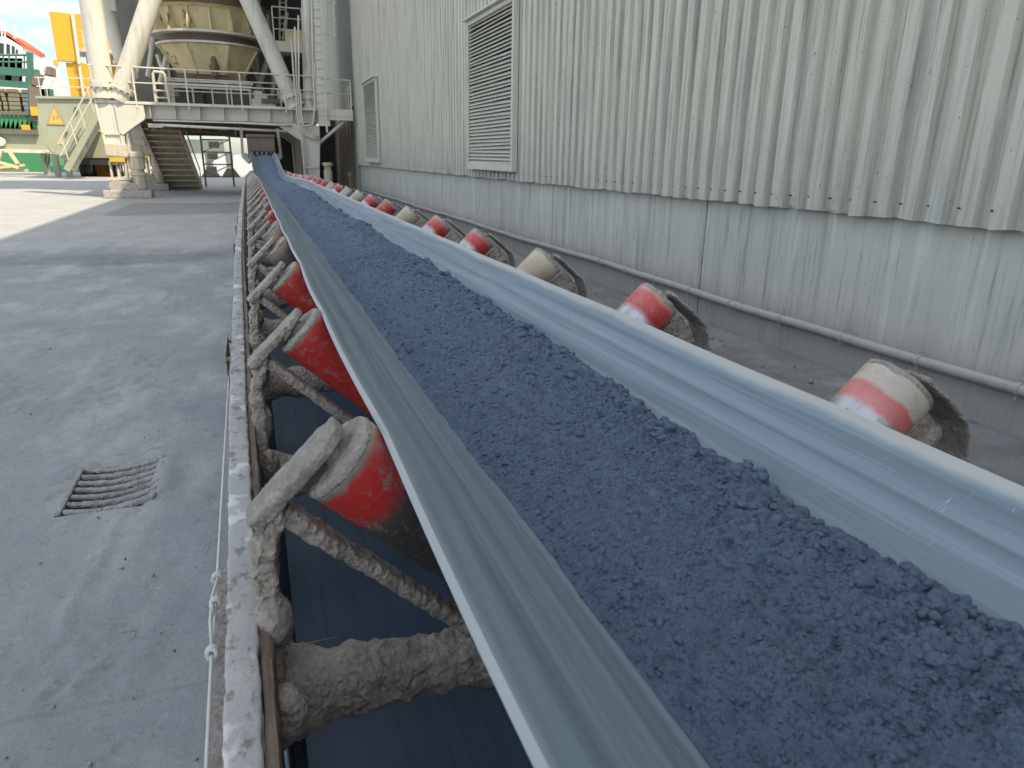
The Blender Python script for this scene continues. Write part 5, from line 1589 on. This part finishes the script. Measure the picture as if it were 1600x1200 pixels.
def ramp_hopper():
    Y = 52.0
    t = thing('ramp_hopper', 'faded grey-green steel bin with a yellow warning triangle', 'hopper bin', (at(105, 250, Y).x, Y, 0))
    poly = [(57, 152), (153, 153), (150, 175), (108, 240), (104, 250), (82, 243), (62, 212), (60, 196)]
    b = MB(); b.prism([at(x, y, Y) for x, y in poly], (0, 4.5, 0)); body = b.build('bin', BUCKET, t, bevel=0.03)
    b = MB(); b.bar(at(56, 152, Y - .05), at(154, 153, Y - .05), 0.2, 0.14); b.build('top_rim', BUCKET, t)
    b = MB(); b.bar(at(60, 196, Y - .04), at(63, 212, Y - .04), 0.1, 0.1); b.bar(at(63, 212, Y - .04), at(84, 238, Y - .04), 0.12, 0.14); b.bar(at(71, 238, Y - .04), at(106, 242, Y - .04), 0.12, 0.1); b.build('edge_bar', BUCKET, t)
    # warning sign: triangle plate with border and two figure marks
    tri = [(83.5, 165), (102, 195.5), (73, 194.5)]
    c0 = (86.2, 186)
    def sh(k): return [at(c0[0] + (x - c0[0]) * k, c0[1] + (y - c0[1]) * k, 1) for x, y in tri]
    def shy(k, yy): return [at(c0[0] + (x - c0[0]) * k, c0[1] + (y - c0[1]) * k, yy) for x, y in tri]
    SGY = painted('sign_yellow', (0.62, 0.44, 0.12), dirt=(0.42, 0.33, 0.14), dust=0, streak=False)
    SGB = painted('sign_border', (0.44, 0.28, 0.12), dirt=(0.32, 0.24, 0.12), dust=0, streak=False)
    sg = MB().prism(shy(1.0, Y - .05), (0, 0.04, 0)).build('warning_sign', SGB, t)
    MB().prism(shy(0.82, Y - .058), (0, 0.006, 0)).build('sign_face', SGY, sg)
    b = MB()
    for (x, y) in ((83.5, 184), (89.5, 183.5)):
        b.prism([at(x - 1.6, y - 3, Y - .064), at(x + 1.4, y - 3.2, Y - .064), at(x + 1.8, y + 3, Y - .064), at(x - 1.2, y + 3.2, Y - .064)], (0, 0.004, 0))
    b.build('sign_mark', SGB, sg)
    b = MB(); b.prism([at(92, 221, Y - .03), at(101, 222, Y - .03), at(101, 226, Y - .03), at(92, 225.5, Y - .03)], (0, 0.02, 0)); b.build('plate_mark', SGY, t)
    b = MB(); b.box(at(119, 171, Y - .05), (0.14, 0.2, 0.3)); b.box(at(104, 207, Y - .05), (0.1, 0.2, 0.12)); b.build('lug', BROWN, t)
    # railing on top
    for px in (65, 75, 86, 97, 108):
        b = MB(); p = at(px, 152, Y + .3); b.bar(p, p + Vector((0, 0, 1.1)), 0.05, 0.05); b.build('post', RAILING, t)
    b = MB()
    for h in (0.6, 1.1): b.tube([at(60, 152, Y + .3) + Vector((0, 0, h)), at(150, 153, Y + .3) + Vector((0, 0, h))], 0.03, 6)
    b.build('handrail', RAILING, t)
    # stub supports
    for px in (86, 104):
        p = at(px, 246, Y + 3); b = MB(); b.box((p.x, Y + 3, p.z / 2 + .3), (0.3, 0.3, p.z + .6)); b.build('support', BUCKET, t)
    return t


ramp_hopper()


def gangway():
    Y = 50.6
    t = thing('gangway_stair', 'inclined steel gangway stair rising beside the grey-green bin', 'stair', (at(110, 262, Y).x, Y, 0))
    p0, p1 = at(104, 266, Y), at(156, 172, Y); p0.z = max(0.0, p0.z)
    b = MB(); b.bar(p0, p1, 0.08, 0.34); b.build('stringer', BUCKET, t)
    b = MB(); b.bar(p0 + Vector((0, 1.2, 0)), p1 + Vector((0, 1.2, 0)), 0.08, 0.5); b.build('stringer', GREY, t)
    for k in range(14):
        q = p0.lerp(p1, (k + .5) / 14); b = MB(); b.box(q + Vector((0, .6, .05)), (0.3, 1.1, 0.05)); b.build('tread', GREY, t)
    b = MB()
    for h in (0.8, 1.5): b.tube([p0 + Vector((-.2, 0, h)), p1 + Vector((-.2, 0, h))], 0.045, 6)
    b.build('handrail', RAILING, t)
    for k in range(4):
        q = p0.lerp(p1, 0.1 + k * .26); b = MB(); b.bar(q, q + Vector((-.2, 0, 1.5)), 0.05, 0.05); b.build('post', RAILING, t)


gangway()


def truck():
    Y = 56.0
    c = at(146, 262, Y)
    t = thing('dump_truck', 'dark truck parked in shade behind the portal left leg', 'truck', (c.x, Y, 0))
    b = MB(); b.box((c.x + 0.3, Y + 2.2, 0.95), (2.3, 5.0, 0.35)); b.build('chassis', DARK, t)
    b = MB(); b.prism([(c.x - 1.0, Y, 1.2), (c.x + 1.6, Y, 1.2), (c.x + 1.8, Y, 2.9), (c.x - 1.2, Y, 2.9)], (0, 5.0, 0)); b.build('tipper_body', BUCKET, t, bevel=0.04)
    b = MB(); b.box((c.x + 0.3, Y - 0.06, 1.02), (2.3, 0.1, 0.16)); b.build('bumper', GREY, t)
    for dx in (-0.75, -0.38, 0.98, 1.35):
        for dy in (0.7, 2.0):
            b = MB(); b.tube([(c.x + dx - .15, Y + dy, 0.52), (c.x + dx + .15, Y + dy, 0.52)], 0.52, 24)
            w_ = b.build('wheel', TYRE, t, smooth=True, sharp=40)
            b = MB(); b.tube([(c.x + dx - .16, Y + dy, 0.52), (c.x + dx + .16, Y + dy, 0.52)], 0.26, 16); b.build('rim', GREY, w_)


truck()


def arm():
    Y = 60.0
    t = thing('loading_arm', 'long grey-green box beam reaching left from the bin', 'beam', (at(40, 250, Y).x, Y, 0))
    p0, p1 = at(-40, 216, Y), at(84, 222, Y)
    b = MB(); b.prism([at(-60, 200, Y), at(60, 205, Y), at(72, 215, Y), at(86, 235, Y), at(-60, 232, Y)], (0, 1.5, 0)); b.build('beam', BUCKET, t, bevel=0.03)
    b = MB(); b.bar(at(-60, 204, Y - .1), at(60, 207, Y - .1), 0.5, 0.3); b.build('dark_rail', BROWN, t)
    b = MB(); b.bar(at(-60, 234, Y - .1), at(82, 237, Y - .1), 0.5, 0.22); b.build('lower_flange', GREYL, t)
    for px in (-30, 68):
        b = MB(); q = at(px, 236, Y + .7); b.box((q.x, Y + .7, q.z / 2), (0.35, 0.35, q.z)); b.build('support', BUCKET, t)
    b = MB(); q = at(1, 221, Y - .2); b.tube([(q.x, Y - .3, q.z), (q.x, Y, q.z)], 0.30, 18); b.build('buffer', GREYL, t, smooth=True, sharp=40)
    b = MB(); b.tube([at(73, 237, Y - .3), at(71, 250, Y - .3), at(74, 262, Y - .3), at(77, 250, Y - .3), at(76, 237, Y - .3)], 0.06, 8); b.build('hose', DARK, t, smooth=True)


arm()


def debris():
    Y = 56.0
    labs = ['topmost long board of the scrap timber pile', 'second board lying across the scrap timber pile', 'short crossed board leaning on the scrap timber pile', 'lowest flat board under the scrap timber pile', 'upright stub board standing in the scrap timber pile']
    P = [((-8, 252), (30, 262), .0), ((-6, 262), (38, 258), .6), ((12, 233), (28, 256), .3), ((-4, 266), (44, 266), 1.0), ((3, 234), (-4, 258), .9)]
    for lab, (a, b_, d) in zip(labs, P):
        p = at(*a, Y + d); q = at(*b_, Y + d)
        p.z = max(p.z, 0.12); q.z = max(q.z, 0.12)
        o = MB().bar(p, q, 0.35, 0.16).build('timber_board', WOOD); tag(o, lab + ' near the quay edge', 'board', 'scrap boards near the quay edge')


debris()


def ship():
    Y = 74.0
    def A(x, y, d=0.0): return at(x, y, Y + d)
    t = thing('cargo_ship', 'green-hulled cargo ship with white and red bridge berthed at the quay', 'ship', (A(20, 250).x, Y + 8, -1.6))
    g0 = A(-160, 186); g1 = A(53, 190)
    b = MB(); b.prism([(g0.x, Y, -2.2), (g1.x - 0.3, Y, -2.2), (g1.x + 0.2, Y, 0.3), (g1.x, Y, g1.z - 0.4), (g0.x, Y, g1.z - 0.4)], (0, 16, 0)); b.build('hull', GREEN, t, bevel=0.05)
    b = MB(); b.bar(A(-160, 171), A(56, 178), 0.5, 0.25); b.build('gunwale', BROWN, t)
    # bulwark with triangular stays
    z0 = A(0, 200).z; z1 = A(0, 170).z
    b = MB(); b.box(((g0.x + g1.x) / 2, Y + 1.4, (z0 + z1) / 2), (g1.x - g0.x, 0.2, z1 - z0)); b.build('bulwark', TEAL, t)
    for k in range(14):
        px = -40 + k * 7.1
        p = A(px, 200); q = A(px + 3.0, 176)
        b = MB(); b.prism([(p.x, Y - .02, z0), (p.x + 0.42, Y + 1.2, z0), (q.x + .02, Y + 1.2, z1 - .3), (q.x - .12, Y + .9, z1 - .3), (p.x - 0.35, Y, z0)][::-1], (0.06, 0.02, 0))
        b.prism([(p.x - 0.34, Y - .05, z0), (p.x + 0.30, Y - .05, z0), (q.x + 0.02, Y - .05, z1 - .35), (q.x - 0.14, Y - .05, z1 - .35)], (0, 0.06, 0))
        b.build('stay', GREEN, t)
    b = MB(); b.box((A(42, 199).x, Y - 0.3, A(40, 199).z), (0.6, 0.3, 0.4)); b.build('fairlead', YELLOW, t)
    # dark green deck frame
    b = MB(); b.bar(A(50, 182), A(46.5, 82), 0.42, 0.42); b.build('frame_post', TEAL, t)
    b = MB(); b.bar(A(-60, 106), A(62, 115), 0.4, 0.6); b.build('frame_beam', TEAL, t)
    b = MB(); b.bar(A(-60, 126), A(57, 134), 0.4, 0.5); b.build('frame_beam', TEAL, t)
    b = MB(); b.bar(A(62, 115), A(57, 134), 0.7, 0.6); b.bar(A(54, 134), A(57, 190, -.2), 0.8, 0.5); b.build('frame_knee', BROWN, t)
    b = MB(); b.tube([A(-60, 86), A(46, 86)], 0.09, 6); b.tube([A(-60, 96), A(46, 97)], 0.07, 6); b.build('frame_rail', TEAL, t)
    for px in (-20, 5, 14, 25, 38):
        b = MB(); b.bar(A(px, 108), A(px, 86), 0.1, 0.1); b.build('post', TEAL, t)
    b = MB(); b.box(A(54, 174, -.5), (0.5, 0.4, 0.7)); b.build('winch_cover', YELLOW, t)
    # white bridge with red top, windows
    B = 18.0
    def W(x, y): return at(x, y, Y + B)
    w0, w1 = W(-60, 62), W(35, 120)
    b = MB(); b.prism([W(-60, 52), W(10, 54), W(35, 72), W(35, 135), W(-60, 135)], (0, 8, 0)); br = b.build('bridge', WHITE, t)
    b = MB(); b.prism([W(-60, 47), W(8, 48), W(38, 69), W(38, 75), W(8, 57), W(-60, 57)], (0, 8.4, 0)); b.build('bridge_top', REDP, t)
    for (x0, y0, x1, y1) in ((10, 68, 15.5, 84), (18.5, 71, 23, 86), (25, 76, 28, 86), (-3, 66, 6, 86), (-16, 66, -7, 84)):
        b = MB(); b.prism([at(x0, y0, Y + B - .06), at(x1, y0 + 2, Y + B - .06), at(x1, y1, Y + B - .06), at(x0, y1, Y + B - .06)], (0, 0.05, 0)); b.build('window', GLASS, br)
    b = MB(); b.prism([W(-60, 80 + 8), W(56, 92), W(56, 180), W(-60, 180)], (0, 6, 0)); b.build('deck_house', WHITE, t)
    for (x0, y0, x1, y1) in ((18, 117, 30, 131), (-8, 116, 8, 130), (40, 120, 48, 135)):
        b = MB(); b.prism([at(x0, y0, Y + B - .06), at(x1, y0, Y + B - .06), at(x1, y1, Y + B - .06), at(x0, y1, Y + B - .06)], (0, 0.05, 0)); b.build('window', GLASS, t)
    # masts
    b = MB()
    for px, py in ((3, 32), (8, 36), (24, 40), (22, 38)): b.tube([W(px, py), W(px, 60)], 0.07, 6)
    b.tube([W(20, 42), W(27, 42)], 0.06, 6); b.build('mast', WHITE, t)
    # aft lifeboat house and davit
    def V_(x, y): return at(x, y, Y + 14)
    b = MB(); b.prism([V_(57, 88), V_(66, 93), V_(70, 125), V_(57, 122)], (0, 5, 0)); b.build('funnel_house', WHITE, t)
    b = MB(); b.prism([V_(72, 104), V_(79, 104), V_(79, 117), V_(72, 117)], (0, 3, 0)); b.build('vent_box', RUSTY, t)
    b = MB(); b.prism([V_(66, 118), V_(86, 121), V_(96, 128), V_(96, 152), V_(64, 152)], (0, 5, 0)); b.build('deck_house', WHITE, t)
    b = MB(); b.bar(V_(70, 145), V_(82, 122), 0.3, 0.3); b.bar(V_(88, 92), V_(92, 150), 0.14, 0.14); b.build('davit', WHITE, t)
    b = MB(); b.box(V_(87, 98), (0.4, 0.4, 0.5)); b.build('lamp', YELLOW, t)
    for px in (66, 73, 80): 
        b = MB(); b.box(V_(px, 147), (0.7, 1.0, 0.9)); b.build('deck_gear', (REDP, GREEN, TEAL)[int(px) % 3], t)
    return t


ship()


def timber():
    Y = 75.2
    specs = [(-22, 0, 'leftmost pale timber bundle on the ship deck, cut by the picture edge'), (0.5, 9, 'pale timber bundle on the ship deck between two others'), (11, 31, 'yellowish timber bundle on the ship deck next to the frame post'), (33, 47, 'greyish timber bundle behind the dark green frame post')]
    for k, (x0, x1, lab) in enumerate(specs):
        zt = at(x0, 136 + k, Y).z; zb = at(x0, 178, Y).z
        p0 = at(x0, 150, Y); p1 = at(x1, 150, Y)
        t = thing('timber_bundle', lab, 'timber', ((p0.x + p1.x) / 2, Y, zb), 'timber bundles on the ship deck')
        n = 6; h = (zt - zb) / n
        for i in range(n):
            b = MB(); b.box(((p0.x + p1.x) / 2 + rng.uniform(-.06, .06), Y + 1.5, zb + h * (i + .5)), (p1.x - p0.x - 0.1, 3.0, h * 0.84))
            b.build('plank_layer', WOOD if k != 3 else GREY, t)
        for i in range(1, n, 2):
            b = MB(); b.box(((p0.x + p1.x) / 2, Y + 1.45, zb + h * i), (p1.x - p0.x, 3.0, h * 0.14)); b.build('spacer', DARK, t)


timber()


def wallpost():
    p = Vector((3.75, 29.0, 0))
    t = thing('standpipe', 'thin dark standpipe near the warehouse foot by the portal leg', 'pipe', p)
    b = MB(); b.tube([p, p + Vector((0, 0, 0.95))], 0.05, 10); b.build('stem', BROWN, t, smooth=True, sharp=40)
    b = MB(); b.tube([p + Vector((0, 0, 0.85)), p + Vector((0, 0, 1.0))], 0.09, 10); b.build('cap', BROWN, t, smooth=True, sharp=40)


wallpost()
